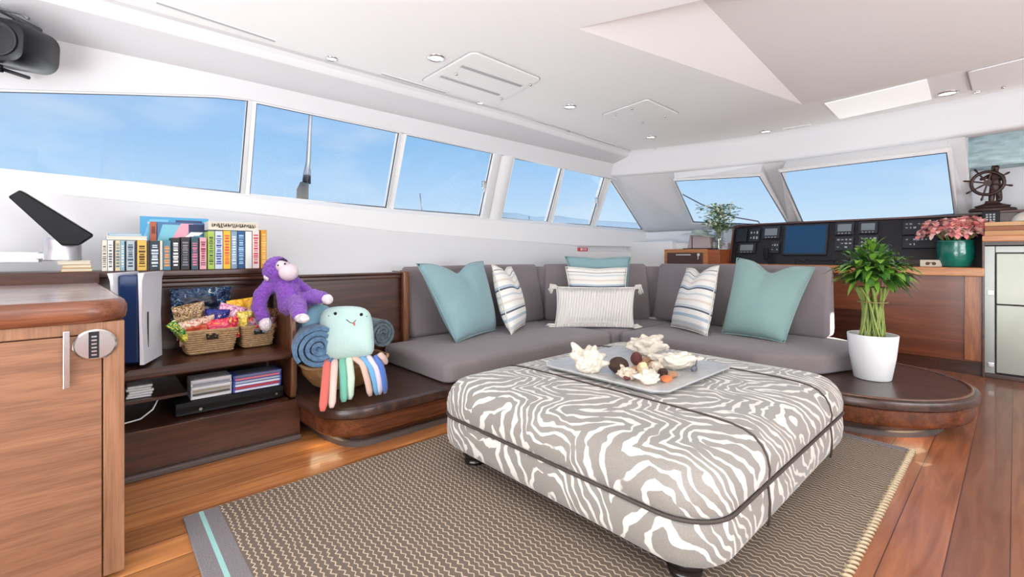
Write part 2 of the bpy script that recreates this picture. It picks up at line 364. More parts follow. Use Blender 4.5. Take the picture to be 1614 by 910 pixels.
def striped(name, hgt):     # striped cushion cloth; uses UV v
    m = bpy.data.materials.new(name); m.use_nodes = True; t = m.node_tree; p = t.nodes['Principled BSDF']
    tc = N(t, 'ShaderNodeTexCoord'); sp = N(t, 'ShaderNodeSeparateXYZ'); t.links.new(tc.outputs['UV'], sp.inputs[0])
    r = N(t, 'ShaderNodeValToRGB'); r.color_ramp.interpolation = 'CONSTANT'; t.links.new(sp.outputs[1], r.inputs[0])
    W = (236, 232, 226); Bg = (222, 210, 198); Bl = (176, 192, 204); K = (92, 96, 104); G = (204, 208, 210)
    st = [(0, W), (.05, G), (.09, W), (.16, Bl), (.20, W), (.27, K), (.295, G), (.33, W), (.40, Bg), (.43, W), (.5, G), (.53, W), (.6, K), (.625, Bl), (.66, W), (.73, Bg), (.76, W), (.83, G), (.86, W), (.9, K), (.912, W)]
    el = r.color_ramp.elements
    el[0].position = 0; el[0].color = (*lin(W), 1); el[1].position = st[1][0]; el[1].color = (*lin(st[1][1]), 1)
    for q, c in st[2:]: x = el.new(q); x.color = (*lin(c), 1)
    t.links.new(r.outputs[0], p.inputs['Base Color']); p.inputs['Roughness'].default_value = .9; p.inputs['Specular IOR Level'].default_value = .15
    nz = N(t, 'ShaderNodeTexNoise'); nz.inputs['Scale'].default_value = 200; t.links.new(tc.outputs['Object'], nz.inputs[0])
    bp = N(t, 'ShaderNodeBump'); bp.inputs['Strength'].default_value = .3; bp.inputs['Distance'].default_value = .003; t.links.new(nz.outputs[0], bp.inputs['Height']); t.links.new(bp.outputs[0], p.inputs['Normal'])
    return m
STRIPE = striped('striped_cotton', 1)
def fur(name, c, bs=120):
    return mat(name, c, 1.0, spec=.05, bump=1, bscale=bs, vary=.25, vscale=bs*.6, sheen=.3)

# ================================================================== STRUCTURE
CZ = 2.45
XL = lambda z: -3.9+.36*(z-1.52)           # inclined side-window plane
YF = lambda z: 6.35-1.6*(z-1.5)            # inclined windscreen plane
def onL(px, py):                            # pixel onto side-window plane
    r = ray(px, py); s = (-3.9+.36*(CAMH-1.52))/(r.x-.36*r.z); return O+r*s
def onF(px, py):
    r = ray(px, py); s = (6.35-1.6*(CAMH-1.5))/(r.y+1.6*r.z); return O+r*s
b = B(); b.box(-4.2, 3.4, -3, 7.0, -.06, 0); struct(b.done('floor', FLOOR))

# ceiling with raised recess
A_ = oZ(910, 45, CZ); C_ = oZ(1265, 165, CZ); D_ = Vector((1.6, C_.y-.03, CZ)); E_ = Vector((1.6, A_.y+.385*(1.6-A_.x), CZ))
b = B()
XE = -3.25; YE = 5.24
out = [Vector((XE, -3, CZ)), Vector((3.4, -3, CZ)), Vector((3.4, YE-.1, CZ)), Vector((-3.4, YE, CZ))]
YS = [(-3.8, 5.05), (-3.6, 5.13), (-3.4, 5.22), (-3.2, 5.30), (-3, 5.38), (-2.5, 5.52), (-2.1, 5.60), (-1.75, 5.65), (-1, 5.66), (0, 5.60), (.8, 5.50), (3.4, 5.0)]
edge = [Vector((x, y+.02, CZ)) for x, y in YS if -3.5 < x < 3.3]
er = [q for q in edge if q.x >= C_.x]; el_ = [q for q in edge if q.x < C_.x]; em = Vector((C_.x, 5.68, CZ))
b.face([out[0], out[1], E_, A_]); b.face([out[1], Vector((3.4, 5.02, CZ)), D_, E_])
for a, c in zip([em]+er, er+[Vector((3.4, 5.02, CZ))]): b.face([C_ if c.x < 1.6 else D_, a, c])
b.face([C_, er[-1], D_])
for a, c in zip(el_, el_[1:]+[em]): b.face([C_, a, c])
b.face([el_[0], out[0], A_, C_])
struct(b.done('ceiling', CEIL))
R0 = C_; sl = .108; yb = 1.2
R1 = Vector((C_.x, yb, CZ+sl*(C_.y-yb)))
b = B()
b.face([C_, D_, Vector((1.6, yb, CZ+sl*(C_.y-yb))), R1])
L1 = Vector((A_.x, yb, CZ+sl*.9*(C_.y-yb)))
b.face([A_, C_, R1, ]); 
b.face([A_, R1, Vector((A_.x-.1, yb, CZ))])
b.face([D_, E_, Vector((1.6, yb, CZ+.4))])
struct(b.done('trim_1', RECESS))
b = B(); b.box(-4.4, 3.6, -3.1, 5.2, 2.9, 2.95); struct(b.done('trim_2', WALLW))

# side wall: lower wall, sill and head lining lofted along y
ZS = [(-3, 1.56), (-.39, 1.453), (.956, 1.387), (1.88, 1.30), (3.0, 1.255), (4.6, 1.20), (6.6, 1.20)]
WB = [(-3, 1.66), (-.41, 1.585), (.83, 1.555), (2.02, 1.523), (3.2, 1.51), (4.9, 1.49), (6.9, 1.475)]
def lerp(T, y):
    for (a, za), (c, zc) in zip(T, T[1:]):
        if y <= c: return za+(zc-za)*(y-a)/(c-a)
    return T[-1][1]
tl = [onL(*q) for q in ((5, 143), (200, 149), (340, 153), (390, 159), (629, 210), (778, 243), (810, 250), (968, 284))]
WT = [(-3, tl[0].z-.3)]+[(q.y, q.z) for q in tl]+[(6.9, tl[-1].z)]
ys = sorted(set([-3, -2, -1, -.39, 0, .4, .83, 1.2, 1.6, 2.0, 2.5, 3, 3.5, 4, 4.6]+[q.y for q in tl]))
b = B()
b.rings([[(-3.8, y, .0), (-3.8, y, lerp(ZS, y)-.012), (-3.806, y, lerp(ZS, y))] for y in ys if y <= 4.6], False, False, close=False)
struct(b.done('wall_left', WALLW, smooth=True, angle=.5))
b = B()
def head(y):
    zt = lerp(WT, y); xt = XL(zt); k = max(0, min(1, (y-3)/2.3)); xe = XE-.15*k*1.0
    return [(xt, y, zt), (xt+.03, y, zt+.004), (xt+.06+.1*(2.30-zt), y, 2.30), (xe-.05, y, 2.375), (xe-.035, y, 2.395), (xe-.03, y, 2.42), (xe-.012, y, 2.443), (xe+.02, y, 2.45)]
hy = [y for y in ys if y <= tl[-1].y]+[5.6]
b.rings([head(y) for y in hy], False, False, close=False)
struct(b.done('trim_3', WALLW, smooth=True, angle=.45))
b = B()
b.rings([[(-3.806, y, lerp(ZS, y)), (-3.80, y, lerp(ZS, y)+.012), (-3.84, y, lerp(WB, y)-.045), (XL(lerp(WB, y))+.03, y, lerp(WB, y)-.03), (XL(lerp(WB, y)), y, lerp(WB, y))] for y in ys+[6.0, 6.55]], False, False, close=False)
struct(b.done('trim_4', WHITE, smooth=True, angle=.5))
# ledge behind the seat back
b = B(); b.box(-3.8, -3.63, -3, 1.95, .80, .93); b.box(-3.8, -3.70, 1.95, 4.6, .86, .93); struct(b.done('trim_5', WALLW))

# side windows
def window(n, pts, plane, nrm, th=.028, latch=None):
    root = bpy.data.objects.new('window_%d' % n, None); C.objects.link(root); root['kind'] = 'structure'
    c = sum(pts, Vector())/len(pts); root.location = c
    nrm = Vector(nrm).normalized()
    b = B(c); b.face([p+nrm*.004 for p in pts]); b.face([p-nrm*.004 for p in reversed(pts)]); b.done('glass_pane', GLASS, root)
    def ring(off, k):
        out = []; m = len(pts)
        for i, p in enumerate(pts):
            a = (p-pts[i-1]).normalized(); d = (pts[(i+1) % m]-p).normalized()
            na = nrm.cross(a); nb = nrm.cross(d); q = (na+nb); q.normalize(); kk = max(q.dot(na), .35)
            s = 1 if q.dot(c-p) > 0 else -1
            out.append(p+q*s*(k/kk)+nrm*off)
        return out
    b = B(c); b.rings([ring(-.006, -.002), ring(.006, -.002), ring(.006, .0035), ring(-.006, .0035), ring(-.006, -.002)], False, False)
    b.done('gasket', GASKET, root)
    fo_ = .018 if n < 7 else .005
    b = B(c); b.rings([ring(-.035, -th), ring(fo_*.6, -th), ring(fo_, -.003), ring(-.03, -.003), ring(-.035, -th)], False, False)
    b.done('window_frame', FRAMEW, root)
    if latch:
        q = latch; b = B(c); M = Matrix.Translation(q+nrm*.03); b.obox(M, .035, .04, .075); b.obox(Matrix.Translation(q+nrm*.05+Vector((0, -.01, -.05))), .02, .02, .05)
        b.done('latch', STEEL, root, bevel=.004)
    return root
NL = (1, 0, -.36); NF = (0, -1, -1.6/2.56*1.6); NF = (0, -1, -.625)
window(1, [onL(*q) for q in ((-120, 257), (378, 304), (390, 159), (340, 154), (200, 149.5), (-120, 142))], 0, NL)
window(2, [onL(*q) for q in ((393, 308), (608, 327), (628, 210), (404, 163))], 0, NL)
window(3, [onL(*q) for q in ((619, 329), (756, 339.5), (776, 242), (640, 213))], 0, NL, latch=onL(760, 290))
window(4, [onL(*q) for q in ((790, 343.5), (862, 350), (885, 264), (810, 250))], 0, NL)
window(5, [onL(*q) for q in ((870, 351), (930, 355), (952, 280), (889, 266))], 0, NL, latch=onL(938, 315))
window(6, [onL(*q) for q in ((938, 356), (1012, 361.5), (962, 284))], 0, NL)
# solid mullions of the side wall between the panes
def mull(name, pts, nrm, t=.05, m=FRAMEW):
    nrm = Vector(nrm).normalized(); c = sum(pts, Vector())/len(pts)
    b = B(c); b.rings([[p-nrm*t for p in pts], [p+nrm*.006 for p in pts]]); return struct(b.done(name, m, bevel=.004))
k = 6
for q in (((378, 304.5), (392, 307.5), (404, 162.5), (390, 159)), ((608, 327), (619, 328.5), (640, 212.5), (628, 210)), ((862, 350), (870, 350.5), (889, 266), (885, 264.5)), ((930, 355), (938, 355.6), (962, 283), (952, 279.5))):
    mull('trim_%d' % k, [onL(*a) for a in q], NL); k += 1
# broad moulded post between third and fourth pane, in two rounded ribs
b = B(); P0, P1 = onL(756, 340), onL(776, 242); Q0, Q1 = onL(790, 344), onL(810, 250); nl = Vector(NL).normalized()
prof = [(0, 0), (.02, .03), (.3, .035), (.42, .004), (.52, .03), (.8, .05), (1, .004)]
b.rings([[P0.lerp(Q0, s)+nl*h+Vector((0, 0, -.03)) for s, h in prof], [P1.lerp(Q1, s)+nl*h+Vector((0, 0, .01)) for s, h in prof]], False, False, close=False)
struct(b.done('trim_10', FRAMEW, smooth=True, angle=.9))
# windscreen plane
Pc0, Pc1 = Vector((XL(2.13), YF(2.13), 2.13)), Vector((XL(1.46), YF(1.46), 1.46))
WA = [onF(*q) for q in ((1093, 350), (1243, 356), (1197, 278), (1064, 285.5))]
WBp = [onF(*q) for q in ((1268, 356), (1504, 338), (1492, 240.5), (1231, 272))]
zl = 1.42
def fp(x, z):
    if z > 2.1:
        for (xa, ya), (xb, yb2) in zip(YS, YS[1:]):
            if xa <= x <= xb: return Vector((x, ya+(yb2-ya)*(x-xa)/(xb-xa)+.07, z))
    return Vector((x, YF(z), z))
window(7, WA, 0, NF, .03); window(8, WBp, 0, NF, .03)
b = B()
tz = 2.135
# around pane A and B
a0, a1, a2, a3 = WA; c0, c1, c2, c3 = WBp
b.face([fp(-4.0, zl), fp(a0.x, zl), a0, a3, fp(a3.x, tz), fp(-3.62, tz)])
b.face([a3, a2, fp(a2.x, tz), fp(a3.x, tz)])
b.face([fp(a1.x, zl), fp(c0.x, zl), c0, c3, fp(c3.x, tz), fp(a2.x, tz), a2, a1])
b.face([c3, c2, fp(c2.x, tz), fp(c3.x, tz)])
xn = -.30
b.face([fp(c1.x, zl), fp(xn, zl), fp(xn, tz), fp(c2.x, tz), c2, c1])
b.face([fp(xn, zl), Vector((xn+.02, 6.5, zl)), Vector((xn+.02, 6.5, 2.6)), Vector((xn, fp(xn, tz).y, 2.6)), fp(xn, tz)])
b.face([Vector((xn+.02, 6.5, zl)), Vector((3.4, 6.5, zl)), Vector((3.4, 6.5, 2.6)), Vector((xn+.02, 6.5, 2.6))])
b.face([Vector((xn, 5, 2.6)), Vector((xn+.02, 6.5, 2.6)), Vector((3.4, 6.5, 2.6)), Vector((3.4, 5, 2.6))])
b.face([fp(a0.x, zl), fp(a1.x, zl), a1, a0]); b.face([fp(c0.x, zl), fp(c1.x, zl), c1, c0])
for f in b.b.faces: pass
struct(b.done('wall_front', WALLW))
# soft return between the windscreen and the side wall
b = B()
for s in (0,):
    lo = onL(1014, 363); hi = onL(965, 283)
    nlv = Vector(NL).normalized()
    b.rings([[lo, hi], [lo+nlv*.03+Vector((0, .02, 0)), hi+nlv*.03+Vector((0, .02, 0))], [fp(-3.72, 1.44), fp(-3.50, 2.10)], [fp(-3.6, 1.44)+Vector((0, -.004, 0)), fp(-3.40, 2.10)+Vector((0, -.004, 0))]], False, False, close=False)
struct(b.done('trim_11', WALLW, smooth=True, angle=.8))
# soffit band above the windscreen
b = B()
def sof(x, yy): return [(x, yy+.16, 2.138), (x, yy+.03, 2.134), (x, yy+.004, 2.15), (x, yy, 2.17), (x, yy-.003, 2.36), (x, yy-.008, 2.40), (x, yy-.02, 2.43), (x, yy-.045, 2.452)]
b.rings([sof(x, y) for x, y in YS], False, False, close=False)
struct(b.done('trim_12', WALLW, smooth=True, angle=.9))
# the lower front bulkhead
b = B(); b.box(-4.2, -3.15, 5.82, 5.95, .0, 1.27); b.box(-4.2, -2.56, 5.95, 6.3, .0, 1.25); b.box(-4.3, 3.4, 6.28, 6.7, 0, 1.43)
struct(b.done('trim_13', WHITE, bevel=.012))
b = B(); b.box(-4.25, -3.8, 4.6, 5.82, .0, 1.13); b.box(-4.4, -3.87, 4.6, 6.3, 1.13, 1.40)
struct(b.done('trim_14', WHITE, bevel=.008))
# back and right of the cabin
b = B(); b.box(-4.2, -1.5, -3.05, -3, 0, 2.5); b.box(1.6, 3.5, -3.05, -3, 0, 2.5); b.box(-4.2, 3.5, -3.05, -3, 2.0, 2.9); struct(b.done('wall_back', WALLW))
sy0, sy1, sz0, sz1 = 3.74, 4.05, 1.44, 1.80  # slot cut in the unseen wall to trim the sunbeam to the sofa end
b = B(); b.box(3.4, 3.45, -3, 6.7, 0, sz0); b.box(3.4, 3.45, -3, 6.7, sz1, 2.95); b.box(3.4, 3.45, -3, sy0, sz0, sz1); b.box(3.4, 3.45, sy1, 6.7, sz0, sz1); struct(b.done('wall_right', WALLW))

# ceiling details
def loop_tube(pts, r): return pts
LBL = {}
def rim_disc(px, py, rad, label, group, lit=True, dark=False):
    c = oZ(px, py, CZ)
    t_ = thing('downlight', label, 'ceiling light', c, 0, group)
    b = B(); b.lathe([(rad*.72, -.002), (rad*.75, -.009), (rad*.97, -.008), (rad, -.0005)], n=24, cap=False); b.done('trim_ring', STEEL if not dark else BLACKP, t_, smooth=True)
    b = B(); b.lathe([(.002, -.004), (rad*.73, -.004)], n=24, cap=False); b.done('lamp_face', LAMP if lit else (BLACKP if dark else WHITE), t_, smooth=True)
    return t_
LAMP = mat('lit_lamp_face', (255, 250, 240), .4, emit=1.6)
big = [((687, 91), .062, 'round downlight beside the large hatch'), ((898, 168), .06, 'round downlight left of the small square hatch'), ((1026, 216), .06, 'round downlight in front of the small square hatch'), ((1207, 207), .06, 'round downlight just below the tip of the ceiling recess'), ((1493, 147), .075, 'round downlight beside the bright light patch on the ceiling at right')]
for (px, py), r_, l in big: rim_disc(px, py, r_, 'white '+l, 'round white downlights')
small = [((523, 92), .04, 'small chrome spotlight nearest the left wall window'), ((757, 162), .036, 'small chrome spotlight just below the large hatch'), ((894, 207), .032, 'small chrome spotlight above the sliding window panes'), ((1033, 234), .02, 'tiny spotlight near the ceiling corner, right one of two'), ((992, 238), .02, 'tiny spotlight in the far ceiling corner'), ((1144, 224), .032, 'small spotlight above the left windscreen pane'), ((1540, 145), .03, 'small spotlight above the ship wheel lamp')]
for (px, py), r_, l in small: rim_disc(px, py, r_, l, 'small spotlights')
t_ = rim_disc(49, -2, .05, 'round black fitting recessed in the ceiling above the speaker', 'dark fittings', False, True)
# slots
for i, (p0, p1, l) in enumerate((((247, 3), (433, 64), 'longest, nearest slot vent at the left ceiling edge'), ((602, 116), (703, 146), 'slot vent beside the large hatch'), ((799, 177), (864, 196), 'slot vent between two small spotlights'), ((923, 215), (969, 229), 'shortest slot vent near the ceiling corner'), ((1236, 203), (1276, 197), 'slot vent above the windscreen mullion'))):
    a = oZ(*p0, CZ); c = oZ(*p1, CZ); m_ = (a+c)/2; d = (c-a); b = B(m_); ang = math.atan2(d.y, d.x)
    M = Matrix.Translation(m_+Vector((0, 0, -.002))) @ Matrix.Rotation(ang, 4, 'Z'); b.obox(M, d.length, .022, .006)
    r_ = thing('air_vent', 'narrow grey '+l, 'air vent', m_, 0, 'slot air vents'); o = b.done('vent_slot', SLOT, r_)
    b = B(m_); b.obox(M @ Matrix.Translation((0, .015, 0)), d.length+.02, .006, .008); b.obox(M @ Matrix.Translation((0, -.015, 0)), d.length+.02, .006, .008); b.done('vent_lip', WHITE, r_)
def hatch(pts, label, slots=(), knobs=(), round_=.05):
    P = [oZ(*q, CZ) for q in pts]; c = sum(P, Vector())/4; r_ = thing('ceiling_hatch', label, 'hatch', c)
    pl = [(p.x, p.y) for p in P]
    if sum((pl[i-1][0]*pl[i][1]-pl[i][0]*pl[i-1][1]) for i in range(4)) < 0: pl = pl[::-1]
    rp_ = rounded(pl, round_)
    b = B(c); b.rings([[(q[0], q[1], CZ-.001) for q in rp_], [(q[0], q[1], CZ-.012) for q in inset(rp_, .0)], [(q[0], q[1], CZ-.014) for q in inset(rp_, .006)]], False, True); b.done('hatch_panel', CEIL, r_)
    b = B(c); b.tube([(q[0], q[1], CZ-.003) for q in inset(rp_, -.005)], .004, 6, closed=True); b.done('hatch_seal', SLOT, r_)
    for s in slots:
        a, d = oZ(*s[0], CZ), oZ(*s[1], CZ); m_ = (a+d)/2; v = d-a
        b = B(c); b.obox(Matrix.Translation(m_+Vector((0, 0, -.015))) @ Matrix.Rotation(math.atan2(v.y, v.x), 4, 'Z'), v.length, .035, .006); b.done('blind_slot', SLOT, r_, bevel=.002)
    for s in knobs:
        a = oZ(*s, CZ); b = B(c); b.lathe([(.012, -.014), (.014, -.024), (.006, -.03)], (a.x, a.y, CZ), 12); b.done('latch', STEEL, r_, smooth=True)
hatch(((664, 126), (746, 79), (853, 123), (775, 166)), 'large white ceiling hatch with two grey slots and chrome latches', (((727, 101), (822, 133)), ((694, 117), (787, 147))), ((719, 113), (836, 130), (790, 152)))
hatch(((949, 180), (1020, 155), (1070, 178), (1000, 195)), 'small square white ceiling hatch ahead of the large hatch', (), ((996, 168), (970, 178), (1048, 180), (1013, 190)), .03)
hatch(((1525, 112), (1640, 84), (1660, 118), (1533, 142)), 'white ceiling hatch cut off by the right edge of the photo', (), ((1581, 134),), .03)
# glowing sheet stands in for a light reflection on the ceiling
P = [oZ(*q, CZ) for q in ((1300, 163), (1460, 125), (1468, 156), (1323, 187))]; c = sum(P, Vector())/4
LPATCH = mat('ceiling_light_patch', (255, 255, 253), .5, emit=.35)
b = B(c); b.rings([[p+Vector((0, 0, -.001)) for p in P], [p+Vector((0, 0, -.006)) for p in P]]); tag(b.done('ceiling_light_patch', LPATCH), 'bright patch of reflected light laid on the ceiling above the windscreen', 'light patch')

# ---- outside
t_ = thing('furled_mast', 'slim dark outrigger pole with a pale canvas sleeve outside the second side window', 'pole', (0, 0, 0))
def P_(px, py, x=-7.0): return oX(px, py, x)
b = B(); b.tube([P_(475, 420), P_(480, 318)], .05, 10); b.tube([P_(476.5, 325), P_(477, 300), P_(480, 289)], [.085, .082, .06], 12); b.done('canvas_sleeve', mat('canvas_sleeve', (128, 122, 112), .9), t_, smooth=True)
b = B(); b.tube([P_(482, 292), P_(486, 255), P_(488, 210), P_(492, 140)], [.03, .035, .028, .024], 8); b.done('pole', mat('mast_grey', (50, 56, 66), .6), t_, smooth=True)
b = B(); b.tube([P_(478, 290), P_(480, 275), P_(484, 256)], .018, 6); b.tube([P_(488, 290), P_(488, 272), P_(486, 256)], .018, 6); b.done('strap', mat('strap_navy', (24, 34, 50), .7), t_, smooth=True)
for a, c, l in (((662, 305), (667, 334), 'thin whip antenna seen through the third side window'), ((834, 341), (835, 352), 'tiny dark mast tip seen through the fourth side window')):
    b = B(oX(*c, -9)); b.tube([oX(*a, -9), oX(c[0], c[1]+15, -9)], .012, 6); tag(b.done('antenna', DARKP, smooth=True), l, 'antenna')
b = B(oY(1150, 330, 9)); b.tube([oY(*q, 9) for q in ((1062, 296), (1075, 306), (1105, 322), (1160, 343), (1195, 349), (1200, 356), (1202, 372))], .014, 6); tag(b.done('guard_rail', DARKP, smooth=True), 'dark curved guard rail wire outside the left windscreen pane', 'rail')
b = B(); rng = [(700, 352), (760, 343), (790, 335), (815, 336), (845, 342), (880, 340), (905, 344), (930, 347), (970, 349), (1020, 352), (1060, 356)]
top = [oD(px, py, 420) for px, py in rng]
b.rings([[(p.x, p.y, -5) for p in top], top, [p+Vector((-60, 60, -30)) for p in top]], False, False, close=False)
struct(b.done('trim_15', mat('hazy_hills', (68, 82, 97), 1, spec=0), smooth=True))

# ================================================================== SEATING PLATFORM
# outline counter-clockwise, top z .25
pf = [(-3.44, .90), (-2.90, .90), (-2.42, 1.10), (-2.42, 3.36), (-1.35, 3.36), (-.80, 3.33)]
cx, cy, R_ = -.80, 3.97, .64
arc = [(cx+R_*math.cos(a), cy+R_*math.sin(a)) for a in [(-80+170*k/26)*PI/180 for k in range(27)]]
arc2 = [(cx+R_*math.cos(a), cy+R_*math.sin(a)) for a in [(-88+178*k/30)*PI/180 for k in range(31)]]
base_pts = [(-3.44, .905)]+rounded([(-2.88, .905), (-2.42, .935), (-2.42, 2.2)], [.0, .24, 0], 8)[:-1]+[(-2.42, 3.33)]+arc2+[(-.80, 4.61), (-1.1, 4.75), (-3.44, 4.75)]
pt = thing('seating_platform', 'low dark mahogany seating platform with round table end', 'platform', (-2.4, 1.2, 0))
o_ = (-2.4, 1.2, 0)
b = B(o_); slab(b, base_pts, [(.02, .085), (.006, .095), (0, .115), (0, .185), (-.012, .192)]); b.done('apron', wood('apron_wood', (84, 44, 25), (124, 70, 42), 'y', .25), pt, smooth=True, angle=.7)
b = B(o_); slab(b, base_pts, [(-.012, .192), (-.022, .20), (-.024, .225), (-.018, .244), (-.004, .252), (.02, .250)]); b.done('top_board', DWT, pt, smooth=True, angle=.7)
b = B(o_)
pa = inset(arc2, 0)
rimp = [(q[0], q[1], .252) for q in inset(base_pts, .015)][len(base_pts)-4-len(arc2)+1:-4]
b.tube(rimp, .011, 8, flat=.7); b.done('raised_rim', mat('rim_wood', (104, 66, 48), .25, coat=.3), pt, smooth=True)
b = B(o_)
pl2 = [(-3.4, 1.0)]+rounded([(-2.75, 1.02), (-2.51, 1.08), (-2.51, 2)], [0, .15, 0], 6)[:-1]+[(-2.51, 3.42), (-.9, 3.42)]+[(-.80+.48*math.cos(a), 3.93+.48*math.sin(a)) for a in [(-80+150*k/14)*PI/180 for k in range(15)]]+[(-1.2, 4.7), (-3.4, 4.7)]
slab(b, pl2, [(0, 0), (0, .09)]); b.done('plinth', DW, pt)
b = B(o_); slab(b, pl2, [(-.02, 0), (-.02, .028), (-.012, .034), (0, .034)]); b.done('kick_strip', mat('grey_kick', (92, 82, 78), .5), pt)

# sofa -------------------------------------------------------------------
sf = thing('corner_sofa', 'grey fabric corner sofa with loose seat and back cushions', 'sofa', (-2.9, 3, .25)); so = (-2.9, 3, .25)
def cushion(name, pts, z0, z1, rad, r0=.02, r1=.045, puff=.006):
    p_ = rounded(pts, rad, 5); b = B(so)
    pr = arc_prof(z0, z1, r0, r1, 4)
    slab(b, p_, pr, puff=((.8, z1+puff*.7), (.5, z1+puff))); return b.done(name, SOFA, sf, smooth=True, angle=1.0)
cushion('seat_cushion', [(-3.37, 1.675), (-2.465, 1.675), (-2.465, 3.49), (-3.37, 3.49), (-3.56, 3.49), (-3.56, 1.94), (-3.37, 1.94)], .254, .39, [.07, .07, .07, .0, .03, .03, .0])
cushion('seat_cushion', [(-3.56, 3.50), (-2.50, 3.50), (-2.43, 3.56), (-2.43, 4.60), (-2.85, 4.60), (-3.56, 3.75)], .254, .378, .06)
cushion('seat_cushion', [(-2.42, 3.50), (-1.25, 3.50), (-.90, 3.76), (-.72, 4.22), (-.74, 4.48), (-1.02, 4.66), (-2.42, 4.66)], .254, .39, [.06, .12, .08, .07, .06, .06, .06])
def backc(p0, p1, nx, ny, z0, z1, d0=.20, d1=.12, lean=.11, r=.035):
    # p0-p1 front foot line; (nx,ny) points away from the sitter
    b = B(so); p0 = Vector((*p0, 0)); p1 = Vector((*p1, 0)); n = Vector((nx, ny, 0)).normalized(); a = (p1-p0).normalized(); L = (p1-p0).length
    prof = [(0+r, z0), (.0, z0+r), (lean*.5, (z0+z1)/2), (lean, z1-r), (lean+r*.35, z1-r*.3), (lean+r, z1), (lean+d1-r*.5, z1), (lean+d1, z1-r), (d0+.02, z0+r), (d0, z0)]
    rs = []
    for s, k in ((0, .035), (.012, .012), (.035, 0), (L/2, -.004), (L-.035, 0), (L-.012, .012), (L, .035)):
        q = []
        cxp = (lean+d0)/2; cz = (z0+z1)/2
        for u_, z_ in prof:
            uu = u_+(k if u_ < cxp else -k); zz = z_+(k if z_ < cz-.2 else (-k if z_ > cz+.2 else 0))
            q.append(p0+a*s+n*uu+Vector((0, 0, zz)))
        rs.append(q)
    b.rings(rs); return b.done('back_cushion', SOFA, sf, smooth=True, angle=1.0)
backc((-3.36, 1.95), (-3.36, 3.545), -1, 0, .392, .985)
backc((-3.37, 3.548), (-2.65, 4.452), -.89, .71, .374, .985)
backc((-2.64, 4.45), (-1.04, 4.45), 0, 1, .392, .99, .24, .11)
# dark wooden back structure behind cushions
b = B(so); b.prism([(-3.55, 1.98), (-3.50, 3.58), (-2.72, 4.60), (-1.12, 4.66), (-1.12, 4.74), (-2.8, 4.74), (-3.64, 3.66), (-3.64, 1.98)], .392, .955); b.done('back_frame', SOFA, sf)
# side arm panel and back panel ------------------------------------------
wb = thing('wooden_seat_back', 'dark mahogany panelled seat back behind the soft toys', 'panelling', (-3.42, 1.4, .25)); wo_ = (-3.42, 1.4, .25)
b = B(wo_); b.box(-3.46, -3.42, .905, 1.90, .254, .93); b.box(-3.70, -3.65, 1.92, 3.62, .254, .9); b.done('back_panel', DW, wb)
b = B(wo_); b.box(-3.475, -3.395, .865, 1.90, .93, .948); b.box(-3.47, -3.405, .865, 1.90, .90, .93); b.done('cap_rail', DW, wb, bevel=.006)
b = B(wo_); b.box(-3.60, -3.395, 1.875, 1.905, .254, .955); b.box(-3.395, -3.355, 1.86, 1.915, .254, .955); b.done('end_post', wood('post_wood', (70, 38, 22), (140, 90, 56), 'z', .25), wb, bevel=.012)

# ================================================================== LEFT SHELF UNIT
su = thing('shelf_unit', 'dark mahogany open shelf unit with books along its top', 'shelf unit', (-3.1, .45, 0)); uo = (-3.1, .45, 0)
Y0, Y1 = .10, .855
b = B(uo); b.box(-2.895, -2.87, Y0, Y1+.05, .03, .235); b.done('front_board', DW, su, bevel=.003)
b = B(uo); b.box(-2.89, -2.845, Y0, Y1+.05, 0, .03); b.done('kick_strip', mat('grey_kick', (92, 82, 78), .5), su, bevel=.006)
b = B(uo); b.box(-3.42, -2.90, Y0, Y1, .215, .235); b.done('bottom_board', DW, su)
b = B(uo); slab(b, [(-3.40, Y0), (-2.87, Y0), (-2.87, Y1), (-3.40, Y1)], [(0, .485), (-.006, .492), (-.006, .51), (.006, .522), (.02, .532), (.04, .53)]); b.done('main_shelf', DW, su, smooth=True, angle=.6)
b = B(uo); b.box(-3.40, -2.95, Y0, .36, .352, .366); b.done('inner_shelf', DW, su)
b = B(uo); b.box(-3.43, -3.40, Y0, Y1, .03, .97); b.done('back_panel', DW, su)
b = B(uo); b.box(-3.40, -3.32, Y0, Y1+.02, .93, .955); b.box(-3.62, -3.303, -.55, Y1+.02, .968, 1.004); b.box(-3.40, -3.31, Y0, Y1+.02, .955, .968); b.box(-3.40, -3.36, Y0, Y1, .90, .93); b.done('book_rail', DW, su, bevel=.006)
pp = [(-3.36, .24), (-2.9, .24), (-2.88, .30), (-2.88, .60), (-2.90, .72), (-2.95, .82), (-3.02, .875), (-3.10, .90), (-3.15, .86), (-3.2, .72), (-3.36, .66)]
b = B(uo); b.rings([[(x, .858, z) for x, z in pp], [(x, .893, z) for x, z in pp]]); b.done('end_panel', wood('endpanel_wood', (84, 48, 30), (142, 96, 66), 'z', .28), su, bevel=.008)

